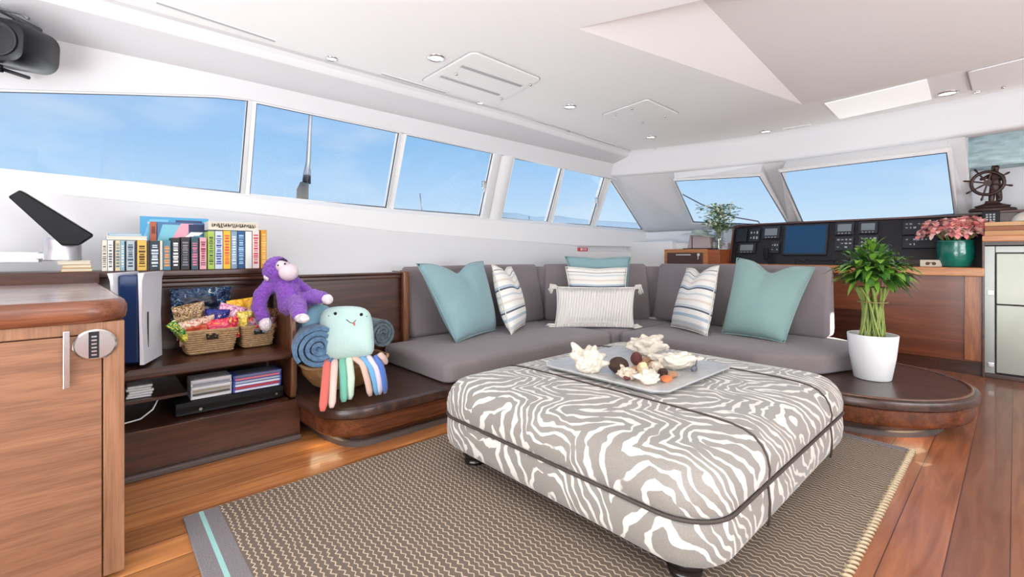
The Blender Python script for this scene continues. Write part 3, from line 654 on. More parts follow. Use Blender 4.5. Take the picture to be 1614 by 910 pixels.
# ---- books
def book(y, dy, h, col, depth=.135, x=-3.345, lean=0, marks=None, lab='', z=1.005, group='upright books on the top rail', nm='book'):
    r_ = thing(nm, lab, 'book', (x, y, z), 0, group)
    m_ = mat('cover_%d_%d_%d' % col, col, .5)
    b = B(); t_ = .0025
    b.box(-depth, 0, -dy/2, -dy/2+t_, 0, h); b.box(-depth, 0, dy/2-t_, dy/2, 0, h); b.box(-t_, 0, -dy/2+t_, dy/2-t_, 0, h); b.done('cover', m_, r_)
    b = B(); b.box(-depth+.004, -t_, -dy/2+t_, dy/2-t_, .003, h-.004); b.done('pages', mat('paper', (226, 216, 196), .9), r_)
    if marks:
        b = B(); mc = marks
        z0 = h*.12
        while z0 < h*.86:
            q = random.uniform(.004, .012); wv_ = dy*random.uniform(.25, .36)
            b.box(0, .0008, -wv_, wv_, z0, z0+q); z0 += q+random.uniform(.003, .01)
        b.done('spine_title', mat('title_%d_%d_%d' % mc, mc, .6), r_)
    r_.rotation_euler = (lean, 0, 0); return r_
def zy(z2, x=-3.345): return oX(150+z2/3.369, 400, x).y
bk = [(35, 64, 165, (222, 216, 204), (120, 110, 100), 'cream book with faint spine, first upright at the left end'), (66, 96, 165, (236, 234, 228), (90, 90, 100), 'plain white book, second upright from the left end'), (97, 104, 168, (60, 44, 40), None, 'thin dark brown book between two white ones'), (106, 134, 165, (214, 200, 160), (84, 120, 150), 'beige book with blue marks under the flat white book'), (135, 156, 168, (136, 182, 196), (230, 230, 220), 'pale blue slim book under the flat white book'), (158, 163, 170, (30, 50, 70), None, 'very thin navy book left of the pale grey one'), (165, 210, 168, (178, 192, 196), (60, 80, 100), 'pale grey-blue book left of the yellow one'), (211, 221, 170, (34, 34, 38), None, 'thin black book against the yellow book'), (222, 275, 165, (228, 184, 84), (80, 50, 30), 'thick amber yellow book in the left half of the row'), (277, 289, 172, (46, 40, 44), None, 'thin charcoal book right of the thick amber one'), (290, 343, 168, (38, 50, 62), (214, 224, 230), 'thick dark slate book with pale blocks on its spine'), (344, 358, 168, (220, 210, 186), None, 'thin cream book right of the dark slate one'), (360, 402, 166, (70, 128, 150), (230, 150, 70), 'teal blue book with orange marks'), (405, 450, 152, (26, 26, 28), (235, 235, 235), 'black book with bold white lettering blocks'), (455, 502, 148, (40, 40, 44), (130, 130, 136), 'black book with dull grey lettering'), (510, 548, 146, (52, 84, 98), (226, 120, 150), 'dark teal book with pink marks'), (555, 592, 150, (226, 168, 178), (130, 60, 70), 'pale pink book in the middle of the row'), (598, 634, 118, (168, 196, 84), (40, 80, 60), 'lime green book beneath the lettered flat book'), (636, 678, 116, (206, 216, 230), (50, 80, 150), 'white and light blue book right of the lime green one'), (680, 720, 114, (244, 190, 48), (222, 74, 70), 'yellow book with red marks beneath the lettered flat book'), (721, 754, 116, (130, 160, 184), (220, 230, 240), 'grey-blue book right of the yellow and red one'), (756, 795, 116, (38, 84, 132), (160, 200, 230), 'deep blue book beneath the lettered flat book'), (797, 832, 118, (232, 232, 228), None, 'plain white book near the right end of the row'), (835, 872, 114, (232, 214, 208), (206, 66, 76), 'white book with red lettering near the right end'), (880, 912, 110, (214, 152, 44), (240, 200, 120), 'orange-yellow book at the right end of the row')]
for a, c, tp, col, mk, l in bk:
    y0, y1 = zy(a), zy(c); ym = (y0+y1)/2; xx = -3.345
    ztop = oX(150+(a+c)/2/3.369, 330+tp/3.369, xx).z
    book(ym, (y1-y0)*.95, ztop-1.005, col, marks=mk, lab=l)
# flat and display books
def flatbook(y0, y1, x0, x1, z, th, col, lab, marks=None, grp='books laid flat'):
    c = Vector(((x0+x1)/2, (y0+y1)/2, z)); r_ = thing('book', lab, 'book', c, 0, grp)
    m_ = mat('cover_%d_%d_%d' % col, col, .5); hx = (x1-x0)/2; hy = (y1-y0)/2
    b = B(); b.box(-hx, hx, -hy, hy, 0, .003); b.box(-hx, hx, -hy, hy, th-.003, th); b.box(-hx, hx, -hy, -hy+.003, .003, th-.003); b.done('cover', m_, r_)
    b = B(); b.box(-hx+.004, hx-.004, -hy+.003, hy-.003, .003, th-.003); b.done('pages', mat('paper', (226, 216, 196), .9), r_)
    return r_
zt = oX(150+450/3.369, 330+165/3.369, -3.345).z
ztl = oX(190, 379, -3.345).z+.001
flatbook(zy(62), zy(278), -3.50, -3.345, ztl+.002, .022, (240, 240, 238), 'flat white book lying across the left upright books')
r_ = flatbook(zy(60)+.01, zy(250), -3.56, -3.37, ztl+.026, .012, (120, 184, 220), 'thin sky blue book lying on the flat white one')
ztr = oX(370, 364, -3.345).z+.001
r_ = flatbook(zy(602), zy(868), -3.52, -3.342, ztr+.002, .052, (232, 232, 228), 'thick flat book with black brush lettering on its long spine')
b = B(); 
yy = -.12
while yy < .118:
    wv_ = random.uniform(.004, .009); tl_ = random.uniform(.014, .024); M = Matrix.Translation((.0895, yy, .03)) @ Matrix.Rotation(random.uniform(-.5, .5), 4, 'X'); b.obox(M, .0012, wv_*.6, tl_)
    if random.random() < .7: b.obox(Matrix.Translation((.0895, yy+.003, .026+random.uniform(-.01, .01))), .0012, wv_*1.3, .005)
    yy += wv_+.005
b.done('spine_title', BLACKP, r_)
# big display books standing behind
def panelbook(p0, p1, ztop, x, th, col, lab, patches, z0=1.005):
    y0, y1 = p0, p1; c = Vector((x, (y0+y1)/2, z0)); r_ = thing('book', lab, 'book', c, 0, 'large books standing behind')
    hy = (y1-y0)/2; h = ztop-z0; b = B(); b.box(-th, -th+.003, -hy, hy, 0, h); b.box(-.003, 0, -hy, hy, 0, h); b.box(-th+.003, -.003, -hy, -hy+.003, 0, h); b.done('cover', mat('cover_%d_%d_%d' % col, col, .4), r_)
    b = B(); b.box(-th+.003, -.003, -hy+.003, hy-.003, .003, h-.003); b.done('pages', mat('paper', (226, 216, 196), .9), r_)
    for j, (u0, v0, u1, v1, sk, cc) in enumerate(patches):
        b = B(); q = lambda u, v: (.0008+j*.0003, -hy+2*hy*u, h*v)
        b.face([q(u0, v0), q(u1, v0), q(min(u1+sk, 1), v1), q(max(min(u0+sk, 1), 0), v1)]); b.done('cover_print', mat('print_%d_%d_%d' % cc, cc, .5), r_)
    return r_
zb = oX(250, 342, -3.52).z
panelbook(zy(238, -3.52), zy(600, -3.52), zb, -3.515, .022, (70, 156, 202), 'large bright blue picture book standing at the back', [(.03, .55, .3, .95, .1, (120, 190, 224)), (.5, .8, .9, .95, .0, (50, 74, 110)), (.1, .86, .5, .9, 0, (180, 214, 232))])
zb2 = oX(280, 351, -3.49).z
panelbook(zy(292, -3.49), zy(325, -3.49), zb2, -3.487, .02, (176, 84, 50), 'rust orange book standing behind the slate book', [(.2, .75, .8, .9, 0, (120, 50, 36))])
panelbook(zy(330, -3.49), zy(600, -3.49), zb2, -3.49, .02, (64, 110, 160), 'picture book with pink, white and blue cover showing above the black books', [(.0, .6, .35, .95, .1, (120, 190, 210)), (.25, .6, .5, .98, .2, (232, 160, 176)), (.45, .62, .7, .8, .2, (240, 240, 244)), (.6, .8, .98, .97, 0, (30, 44, 84)), (.7, .6, .99, .72, 0, (60, 150, 196))])

# ---- game console
gc = thing('game_console', 'tall white game console with dark blue core standing on the shelf', 'game console', (-3.06, .165, .532), -.40)
def shell(side):
    b = B(); rs = []
    for k in range(13):
        z = .46*k/12; bulge = .012*math.sin(PI*k/12)
        x0 = -.13-.006*math.sin(PI*k/12); x1 = .118+.022*((k/12)**1.5)-.004
        yi = .044; yo = .058+.014*abs(k/12-.5)*1.2+(.008 if k == 12 else 0)
        rs.append([(x0, side*yi, z+.012), (x1-.01, side*yi, z+.012), (x1+.004, side*(yi+.006), z+.012), (x1, side*yo, z+.012), (x0, side*(yo-.004), z+.012)])
    b.rings(rs); return b.done('side_plate', WPL, gc, smooth=True, angle=.6)
shell(1); shell(-1)
b = B(); b.box(-.12, .112, -.0439, .0439, .02, .462); b.done('core', NAVY, gc, bevel=.012)
b = B(); b.box(-.08, .06, -.04, .04, 0, .012); b.done('stand', BLACKP, gc, bevel=.004)
b = B(); b.box(.05, .056, .060, .0635, .09, .27); b.done('disc_slot', BLACKP, gc)

# ---- wicker baskets with snacks
WICK = mat('wicker', (176, 144, 106), .8, vary=.2, vscale=60)
def basket(name, c, w, d, h, fl, label):     # w along y
    r_ = thing(name, label, 'basket', c)
    b = B(); n = 9
    def rr(k): f_ = 1+fl*k; return rounded([(-d/2*f_, -w/2*f_), (d/2*f_, -w/2*f_), (d/2*f_, w/2*f_), (-d/2*f_, w/2*f_)], .02, 3)
    slab(b, rr(0), [(.004, 0), (.004, .006)])
    m = 10
    for k in range(m):
        z = .004+h*(k+.5)/m; o_p = rr((k+.5)/m); P_l = []
        dens = []
        for i in range(len(o_p)):
            a = Vector(o_p[i]); c2 = Vector(o_p[(i+1) % len(o_p)]); s = max(1, int((c2-a).length/.008))
            for j in range(s): dens.append(a.lerp(c2, j/s))
        for i, p in enumerate(dens):
            off = .0035*math.sin(i*PI/2+(k % 2)*PI); q = p.normalized()*off
            P_l.append((p.x+q.x, p.y+q.y, z))
        b.tube(P_l, h/m*.52, 5, closed=True)
    b.done('woven_body', WICK, r_, smooth=True)
    b = B(); P_l = [(q[0], q[1], h+.006) for q in rr(1)]; b.tube(P_l, .008, 7, closed=True); b.done('rim', WICK, r_, smooth=True)
    b = B(); x = d/2*(1+fl*.8)+.004; b.box(x-.003, x+.003, -.028, .028, h*.66, h*.92); b.done('handle_hole', mat('hole_dark', (36, 26, 22), .9), r_)
    b = B(); b.tube([(x+.004, -.03, h*.62), (x+.004, -.034, h*.95), (x+.005, .034, h*.95), (x+.004, .03, h*.62)], .004, 6); b.done('handle', WICK, r_, smooth=True)
    return r_
basket('wicker_basket', (-3.175, .49, .534), .215, .19, .125, .22, 'wicker basket beside the game console, piled with snack bags')
basket('wicker_basket', (-3.195, .735, .534), .155, .19, .12, .18, 'wicker basket at the end of the shelf under the monkey hand')
def foil(cols):
    nm = 'foil_'+'_'.join(str(v) for v in cols[0])
    if nm in MATS: return MATS[nm]
    m = bpy.data.materials.new(nm); m.use_nodes = True; t = m.node_tree; p = t.nodes['Principled BSDF']
    tc = N(t, 'ShaderNodeTexCoord'); nz = N(t, 'ShaderNodeTexNoise'); nz.inputs['Scale'].default_value = 22; nz.inputs['Detail'].default_value = 3; nz.inputs['Distortion'].default_value = 1.5; t.links.new(tc.outputs['Object'], nz.inputs[0])
    r = N(t, 'ShaderNodeValToRGB'); r.color_ramp.interpolation = 'CONSTANT'; t.links.new(nz.outputs[0], r.inputs[0]); el = r.color_ramp.elements
    cl_ = [cols[0], cols[0], cols[-1], cols[1], (236, 232, 226)]
    el[0].position = 0; el[0].color = (*lin(cl_[0]), 1); el[1].position = .44; el[1].color = (*lin(cl_[2]), 1)
    for q, c in ((.49, cl_[0]), (.56, cl_[3]), (.63, cl_[4]), (.66, cl_[0])): x = el.new(q); x.color = (*lin(c), 1)
    t.links.new(r.outputs[0], p.inputs['Base Color']); p.inputs['Roughness'].default_value = .22; p.inputs['Metallic'].default_value = .15
    n2 = N(t, 'ShaderNodeTexNoise'); n2.inputs['Scale'].default_value = 35; n2.inputs['Detail'].default_value = 2; t.links.new(tc.outputs['Object'], n2.inputs[0])
    bp = N(t, 'ShaderNodeBump'); bp.inputs['Strength'].default_value = .9; bp.inputs['Distance'].default_value = .02; t.links.new(n2.outputs[0], bp.inputs['Height']); t.links.new(bp.outputs[0], p.inputs['Normal'])
    MATS[nm] = m; return m
def packet(c, w, h, ry, rz, rx, cols, label, nm='snack_bag', puff=.03, cat='snack bag'):
    w *= 1.25; h *= 1.28
    r_ = thing(nm, label, cat, c); r_.rotation_euler = (rx, ry, rz)
    def body(b, u0, u1, v0, v1, off=0, only=False):
        n = 14; rs = []
        for j in range(n+1):
            v = v0+(v1-v0)*j/n; row = []
            for i in range(n+1):
                u = u0+(u1-u0)*i/n
                t_ = puff*max(0, (1-abs(2*u-1)**2.5))**.6*max(0, (1-abs(2*v-1)**3))**.6
                cr_ = .012*noise.noise(Vector((u*6+c[0]*9, v*6, c[1]*20)))+.005*noise.noise(Vector((u*14, v*14, c[1]*30)))
                row.append((u, v, t_, cr_))
            rs.append(row)
        return rs
    def P3(u, v, t_): return Vector((t_, (u-.5)*w*(1-.06*math.sin(PI*v)), (v)*h))
    b = B(); R = body(b, 0, 1, 0, 1)
    for sgn in (1, -1):
        V = [[b.v(P3(u, v, sgn*(t_+cr_))) for u, v, t_, cr_ in row] for row in R]
        for j in range(len(V)-1):
            for i in range(len(V[0])-1): b.b.faces.new((V[j][i], V[j][i+1], V[j+1][i+1], V[j+1][i]))
    bmesh.ops.remove_doubles(b.b, verts=b.b.verts, dist=.0005)
    b.done('foil', foil(cols), r_, smooth=True)
    for k, (u0, u1, v0, v1) in enumerate(((.15, .85, .12, .42), (.2, .75, .5, .8))[:len(cols)-1]):
        b = B(); R = body(b, u0, u1, v0, v1)
        V = [[b.v(P3(u, v, (t_+cr_+.003))) for u, v, t_, cr_ in row] for row in R]
        for j in range(len(V)-1):
            for i in range(len(V[0])-1): b.b.faces.new((V[j][i], V[j][i+1], V[j+1][i+1], V[j+1][i]))
        b.done('printed_patch', mat('foilp_%d_%d_%d' % cols[k+1], cols[k+1], .3), r_, smooth=True)
pk = [((-3.27, .47, .64), .25, .20, .0, .05, .0, [(28, 56, 92), (40, 88, 118), (20, 30, 50)], 'large navy blue foil snack bag at the back of the left basket'),
      ((-3.20, .42, .62), .13, .15, .05, .2, .15, [(212, 182, 140), (120, 84, 50)], 'tan snack bag with brown print in the left basket'),
      ((-3.13, .44, .60), .15, .11, .25, .1, .2, [(226, 212, 196), (214, 160, 110), (200, 90, 60)], 'clear bag of mixed nuts at the front of the left basket'),
      ((-3.15, .515, .61), .10, .13, .1, -.1, -.1, [(30, 60, 160), (60, 30, 90)], 'royal blue snack bag in the middle of the left basket'),
      ((-3.105, .545, .60), .15, .10, .2, -.1, .1, [(206, 32, 56), (250, 180, 60), (230, 90, 120)], 'red snack bag with yellow flames at the front of the left basket'),
      ((-3.19, .575, .63), .12, .13, .1, 0, -.3, [(222, 130, 176), (240, 210, 226)], 'pink snack bag at the right of the left basket'),
      ((-3.10, .385, .615), .04, .12, .2, .3, .7, [(40, 140, 70), (230, 220, 90)], 'slim green packet poking out of the left basket'),
      ((-3.25, .71, .63), .16, .15, .05, 0, .1, [(244, 168, 30), (250, 210, 60)], 'orange snack bag at the back of the right basket'),
      ((-3.16, .675, .60), .08, .12, .15, .1, .0, [(246, 212, 60), (250, 236, 150)], 'yellow snack bag at the left of the right basket'),
      ((-3.19, .73, .63), .12, .10, .1, 0, .2, [(234, 214, 220), (190, 160, 180)], 'pale pink bag lying in the right basket'),
      ((-3.12, .745, .60), .12, .09, .25, 0, -.1, [(200, 56, 50), (150, 180, 216)], 'red bag with light blue print in the right basket'),
      ((-3.17, .80, .62), .09, .11, .1, 0, -.2, [(92, 60, 50), (180, 130, 90)], 'dark brown packet at the right of the right basket')]
for a in pk: packet(*a)

# ---- media below the shelf
dv = thing('media_player', 'black flat media player on the bottom board of the shelf unit', 'media player', (-3.08, .58, .235))
b = B(); b.box(-.2, .13, -.27, .255, .008, .075); b.done('case', BLACKP, dv, bevel=.004)
b = B(); b.box(.1305, .133, -.265, .25, .012, .05); b.done('front_panel', mat('glossy_black', (10, 12, 16), .12), dv)
b = B(); b.lathe([(.008, 0), (.008, .004)], (.133, -.16, .03), 12, ax='x'); b.lathe([(.006, 0), (.006, .004)], (.133, .215, .035), 12, ax='x'); b.done('button', STEEL, dv)
cs = [(0, (206, 214, 222), 'lowest'), (1, (226, 228, 232), 'second'), (2, (198, 204, 210), 'third'), (3, (230, 230, 234), 'fourth'), (4, (214, 216, 222), 'top')]
def case(c, dx, dy, dz, col, lab, grp, sp_=None, rz=0):
    r_ = thing('disc_case', lab, 'disc case', c, rz, grp)
    b = B(); b.box(-dx/2, dx/2-.002, -dy/2, dy/2, 0, dz); b.done('case_body', mat('case_%d_%d_%d' % col, col, .35), r_, bevel=.001, seg=1)
    b = B(); b.box(dx/2-.002, dx/2, -dy*.46, dy*.46, dz*.15, dz*.85); b.box(-dx*.4, dx*.4, -dy*.4, dy*.4, dz, dz+.0005); b.done('printed_sleeve', mat('case_%d_%d_%d' % (sp_ or (120, 120, 130)), sp_ or (120, 120, 130), .5), r_)
z = .312
cw = [((214, 218, 226), (236, 236, 238)), ((206, 208, 214), (90, 82, 70)), ((220, 222, 228), (170, 160, 140)), ((200, 204, 212), (235, 235, 238)), ((226, 228, 232), (150, 150, 160)), ((210, 212, 220), (228, 228, 232))]
for i, (a, s) in enumerate(cw): case((-3.04+random.uniform(-.006, .006), .475, z+i*.0175), .14, .19, .0165, a, 'pale disc case in the left stack on the media player, '+('lowest', 'second from bottom', 'third from bottom', 'fourth from bottom', 'fifth from bottom', 'topmost')[i], 'disc cases on the media player', s)
cw = [((64, 90, 190), (230, 232, 240)), ((52, 80, 180), (200, 60, 70)), ((70, 110, 200), (236, 236, 240)), ((60, 90, 190), (180, 190, 200)), ((50, 70, 170), (220, 120, 130)), ((74, 98, 190), (120, 120, 140))]
for i, (a, s) in enumerate(cw): case((-3.03+random.uniform(-.006, .006), .70, z+i*.0165), .14, .25, .0155, a, 'blue disc case in the right stack under the main shelf, '+('lowest', 'second from bottom', 'third from bottom', 'fourth from bottom', 'fifth from bottom', 'topmost')[i], 'disc cases on the media player', s)
for i in range(5): case((-3.05, .17, .368+i*.0125), .12, .1, .0115, (216, 216, 220), 'small white case in the short pile on the thin inner shelf, '+('lowest', 'second from bottom', 'middle one', 'second from top', 'topmost')[i], 'small white cases', (240, 240, 242), .1*((i % 3)-1))
b = B((-3.0, .15, .25)); b.tube([(-3.1, .26, .345), (-3.02, .245, .34), (-2.98, .22, .30), (-2.97, .17, .265), (-2.97, .08, .255), (-2.97, .0, .26)], .004, 6); tag(b.done('cable', WPL, smooth=True), 'thin white cable drooping in the lower left compartment', 'cable')

# ================================================================== NEAR LEFT CABINET
cb_ = thing('cabinet', 'light oak cabinet with steel handle in the left foreground', 'cabinet', (-2.3, -.6, 0)); co = (-2.3, -.6, 0)
b = B(co); b.rings([[(-3.25, -1.6, z), (-2.075, -1.6, z), (-2.075, .072, z), (-3.25, .012, z)] for z in (.06, .872)]); b.done('carcass', OAKZ, cb_)
b = B(co); yb_ = .075; yd = oX(163, 600, -2.055).y
b.box(-2.075, -2.05, yd, yb_, .02, .872); b.box(-2.075, -2.05, -1.6, yd, .835, .872); b.done('face_frame', OAKZ, cb_, bevel=.002)
b = B(co); b.box(-2.075, -2.052, -1.6, yd-.004, .02, .831)
dr = b.done('door', OAK, cb_, bevel=.002)
b = B(co); h0 = oX(104, 523, -2.03); h1 = oX(108, 613, -2.03); b.box(-2.04, -2.03, h0.y-.007, h0.y+.009, h1.z, h0.z); b.box(-2.053, -2.04, h0.y-.003, h0.y+.005, h0.z-.03, h0.z-.022); b.box(-2.053, -2.04, h0.y-.003, h0.y+.005, h1.z+.022, h1.z+.03)
b.done('handle', STEEL, dr, bevel=.002)
b = B(co); c = oX(150, 543, -2.05); rs = []
for k_, xx in ((1, 0), (1, .006), (.9, .010)): rs.append([(c.x+xx, c.y+.055*k_*math.cos(a), c.z+.051*k_*math.sin(a)) for a in [2*PI*i/32 for i in range(32)]])
b.rings(rs); b.done('oval_plate', STEEL, cb_, smooth=True, angle=.6)
b = B(co); b.box(c.x+.0101, c.x+.0125, c.y-.016, c.y+.010, c.z-.043, c.z+.043); b.done('lock_recess', mat('lock_dark', (40, 42, 48), .3, metal=.5), cb_)
b = B(co)
for i in range(6): b.box(c.x+.0125, c.x+.0135, c.y-.009, c.y+.004, c.z-.035+i*.012, c.z-.030+i*.012)
b.done('lock_teeth', STEEL, cb_)
topp = rounded([(-3.28, -1.6), (-2.03, -1.6), (-2.03, .088), (-3.28, .02)], [0, 0, .11, 0], 8)
b = B(co); slab(b, topp, [(.006, .874), (0, .88), (-.004, .90), (-.004, .92), (.004, .938), (.018, .946)]); b.done('edge_moulding', TEAKE, cb_, smooth=True, angle=.7)
b = B(co); slab(b, inset(topp, .0175), [(0, .935), (0, .9465)]); b.done('worktop', OAKT, cb_)
b = B(co); b.box(-3.302, -3.282, -1.6, .02, .87, 1.0); b.done('upstand', DW, cb_, bevel=.004)
b = B(co); b.box(-3.2, -2.07, -1.6, .01, 0, .06); b.done('base', DARKP, cb_)

# little things on the ledge behind the cabinet
lg = thing('wall_shelf', 'white slim shelf on the left wall behind the wedge speaker', 'shelf', (-3.55, -.3, 1.0))
b = B(); zz = oX(40, 408, -3.45).z-1.0; b.box(-.12, .12, -.8, oX(62, 405, -3.45).y+.3, zz-.02, zz+.035); b.done('shelf_board', WPL, lg, bevel=.004)
b = B(); y_ = oX(67, 405, -3.45).y+.3; b.box(.03, .122, y_-.022, y_+.022, zz-.005, zz+.03); b.done('bracket', STEEL, lg, bevel=.004)
b = B(); b.box(-.3, .1, -.8, .55, -.13, -.02+.0); b.done('support', WALLW, lg)
# wedge speaker
bs = oX(99, 411, -3.42)
ws = thing('wedge_speaker', 'black wedge-shaped speaker tilted on a round silver foot', 'speaker', (bs.x, bs.y, bs.z))
b = B(); b.lathe([(.07, 0), (.075, .004), (.074, .10), (.06, .12)], n=28); b.done('round_foot', mat('satin_alu', (200, 200, 206), .3, .8), ws, smooth=True, angle=.6)
A = [oX(*q, -3.33)-bs for q in ((12, 310), (31, 299), (148, 371), (124, 387), (97, 387))]
Bk = [a+Vector((-.18, .0, .0)) for a in A]
b = B(); b.rings([A, Bk]); b.done('body', BLACKP, ws, bevel=.008)
b = B(); q0, q1 = A[1], A[2]; b.rings([[q0+Vector((.003, 0, .004)), q1+Vector((.003, 0, .004)), q1+Vector((-.18, 0, .004)), q0+Vector((-.18, 0, .004))], [q0+Vector((.003, 0, .007)), q1+Vector((.003, 0, .007)), q1+Vector((-.18, 0, .007)), q0+Vector((-.18, 0, .007))]]); b.done('silver_edge', STEEL, ws)
# paperbacks lying
c = oX(122, 426, -3.36)
for i, (col, l) in enumerate((((206, 176, 124), 'lowest paperback in the pile beside the silver foot'), ((214, 184, 134), 'middle paperback in the pile beside the silver foot'), ((232, 222, 200), 'topmost paperback in the pile beside the silver foot'))):
    flatbook(c.y-.062+.004*i-(.02 if i == 2 else 0), c.y+.060-.004*i, -3.47, -3.345, 1.005+.0195*i, .0185, col, l, grp='paperbacks lying in a pile')
kt = thing('bottle_stopper', 'small chrome fitting on the cabinet top at the left edge', 'fitting', oZ(8, 447, .947))
b = B(); b.lathe([(.035, 0), (.035, .006), (.01, .012), (.012, .03), (.004, .034)], n=18); b.tube([(0, 0, .01), (.03, .05, .012)], .005, 6); b.done('body', STEEL, kt, smooth=True, angle=.6)

# hung speaker top left
c = oX(-8, 63, -3.34)
sk = thing('hanging_speaker', 'black hi-fi speaker hung on a bracket above the side window', 'speaker', c, 0)
sk.rotation_euler = (-.12, .12, -.5)
b = B(); op = rounded([(-.24, -.105), (.16, -.105), (.16, .105), (-.24, .105)], .07, 6)
rs = []
for d, x in ((.02, -.2), (.0, -.17), (0, .03), (.012, .055), (.03, .062)): rs.append([(x, q[0], q[1]) for q in inset(op, d)])
b.rings(rs); b.done('cabinet', mat('speaker_black', (12, 13, 20), .35, spec=.35), sk, smooth=True, angle=.7)
b = B(); b.lathe([(.078, .062), (.082, .072), (.072, .070), (.06, .060), (.03, .054), (.001, .056)], (0, .05, 0), 32, ax='x', cap=False); b.done('woofer', mat('cone_black', (34, 34, 38), .6), sk, smooth=True)
b = B(); b.tube([(.0, -.2, .11), (.0, .02, .15), (.03, .12, .14), (.05, .16, .12)], .007, 6); b.tube([(-.1, .04, .10), (0, .04, .15)], .007, 6); b.tube([(-.28, 0, .14), (0, .0, .15)], .012, 6); b.done('top_bracket', mat('bracket_grey', (110, 110, 114), .4, .6), sk, smooth=True)
b = B(); b.tube([(-.02, -.1, -.115), (-.0, .03, -.12), (.01, .04, -.14), (-.02, -.08, -.145)], .01, 6); b.tube([(-.28, -.04, -.12), (-.02, -.04, -.12)], .01, 6); b.done('lower_bracket', BLACKP, sk, smooth=True)

# ================================================================== RUG, OTTOMAN
ro = (-2.315, .268, 0)
rg = thing('rug', 'brown and cream zigzag woven rug with mint end stripe', 'rug', ro)
b = B(); b.box(0, 1.925, 0, 3.09, .0005, .012); b.done('pile', RUG, rg, bevel=.004)
b = B()
for i in range(95):
    y = .01+i*.0325; b.tube([(1.915, y, .008), (1.93, y+.004, .015), (1.942, y+.016, .008), (1.925, y+.026, .004)], .007, 5)
b.done('edge_serging', mat('serging', (196, 178, 146), .9), rg, smooth=True)
b = B()
for i in range(160):
    x = .006+i*.012; b.tube([(x, 3.085, .008), (x+.003, 3.105+random.uniform(0, .008), .006)], .003, 4)
b.done('fringe', mat('fringe_grey', (176, 164, 152), .9), rg, smooth=True)

ot = thing('ottoman', 'large zebra-print upholstered ottoman with dark piping and turned black feet', 'ottoman', (-1.32, 2.16, .012)); oo = (-1.32, 2.16, 0.012)
OX0, OX1, OY0, OY1 = -2.055, -.595, 1.32, 2.99
orp = rounded([(OX0, OY0), (OX1, OY0), (OX1, OY1), (OX0, OY1)], .175, 10)
b = B(oo); slab(b, orp, [(.05, .118), (.022, .122), (.008, .135), (.0, .16), (-.004, .21), (.0, .255), (.006, .274)]); b.done('base_upholstery', ZEB, ot, smooth=True)
tp_ = [(.006, .282), (-.002, .295), (-.004, .33), (.004, .37), (.022, .405), (.05, .432), (.085, .448), (.13, .456)]
b = B(oo); slab(b, orp, tp_, puff=((.86, .461), (.5, .464))); b.done('top_cushion', ZEB, ot, smooth=True)
PIP = mat('brown_piping', (70, 60, 54), .6)
b = B(oo); b.tube([(q[0], q[1], .278) for q in inset(orp, -.001)], .0065, 8, closed=True); b.done('piping', PIP, ot, smooth=True)
def across(y, b):
    side = [(.0, .125), (-.006, .16), (-.007, .21), (-.002, .26), (.002, .278), (-.003, .30), (-.006, .33), (.002, .371), (.020, .407), (.048, .435), (.084, .451), (.13, .459), (.22, .465)]
    pts = [(OX0+d, y, z+.000) for d, z in side]+[(-1.3, y, .467)]+[(OX1-d, y, z) for d, z in reversed(side)]
    b.tube(pts, .0045, 8)
for y in (1.78, 2.60):
    b = B(oo); across(y, b); b.done('seam_piping', PIP, ot, smooth=True)
for x, y in ((-1.90, 1.47), (-.76, 1.49), (-.74, 2.84), (-1.9, 2.84)):
    b = B(oo); b.lathe([(.04, .014), (.056, .016), (.058, .03), (.046, .04), (.058, .05), (.064, .062), (.058, .075), (.05, .082), (.06, .092), (.06, .124)], (x, y, 0), 24); b.done('leg', BLACKW, ot, smooth=True)

# square platter with shells
tx0, tx1, ty0, ty1 = -1.765, -1.03, 1.805, 2.575
PLT = mat('frosted_platter', (192, 193, 194), .32, metal=.15, vary=.1, vscale=30, coat=.2)
tcx, tcy = (tx0+tx1)/2, (ty0+ty1)/2
pl_ = thing('platter', 'square frosted silver glass platter with a shallow well on the ottoman', 'platter', (tcx, tcy, .478))
b = B(); sq = rect(tx0-tcx, tx1-tcx, ty0-tcy, ty1-tcy)
def sqr(h, z, n=40, circ=0.0):
    out = []
    for i in range(n):
        a = 2*PI*(i+.5)/n; c_, s_ = math.cos(a), math.sin(a); k_ = 1/max(abs(c_), abs(s_)); rsq = h*k_; r_ = rsq*(1-circ)+h*circ
        out.append((r_*c_, r_*s_, z))
    return out
b.rings([sqr(.36, 0), sqr(.374, .012), sqr(.368, .016), sqr(.27, .008), sqr(.255, -.001, circ=1), sqr(.22, -.001+.0005, circ=1), sqr(.01, .0005, circ=1)], True, False)
b.done('plate', PLT, pl_, smooth=True, angle=.4)
SH = mat('white_shell', (222, 212, 196), .7, bump=.6, bscale=60, vary=.08, vscale=25)
SHS = mat('speckled_shell', (206, 188, 168), .7, bump=.6, bscale=90, vary=.35, vscale=60)
SHD = mat('dark_urchin', (70, 48, 40), .9, bump=1, bscale=200, vary=.3, vscale=90)
SHR = mat('plum_shell', (108, 58, 54), .8, bump=.8, bscale=150, vary=.25, vscale=70)
SHO = mat('orange_shell', (222, 126, 74), .6, bump=.3, bscale=80, vary=.12, vscale=40)
SHT = mat('tan_shell', (180, 140, 106), .7, bump=.8, bscale=100, vary=.3, vscale=60)
SHG = mat('grey_shell', (96, 98, 106), .5, vary=.3, vscale=80)
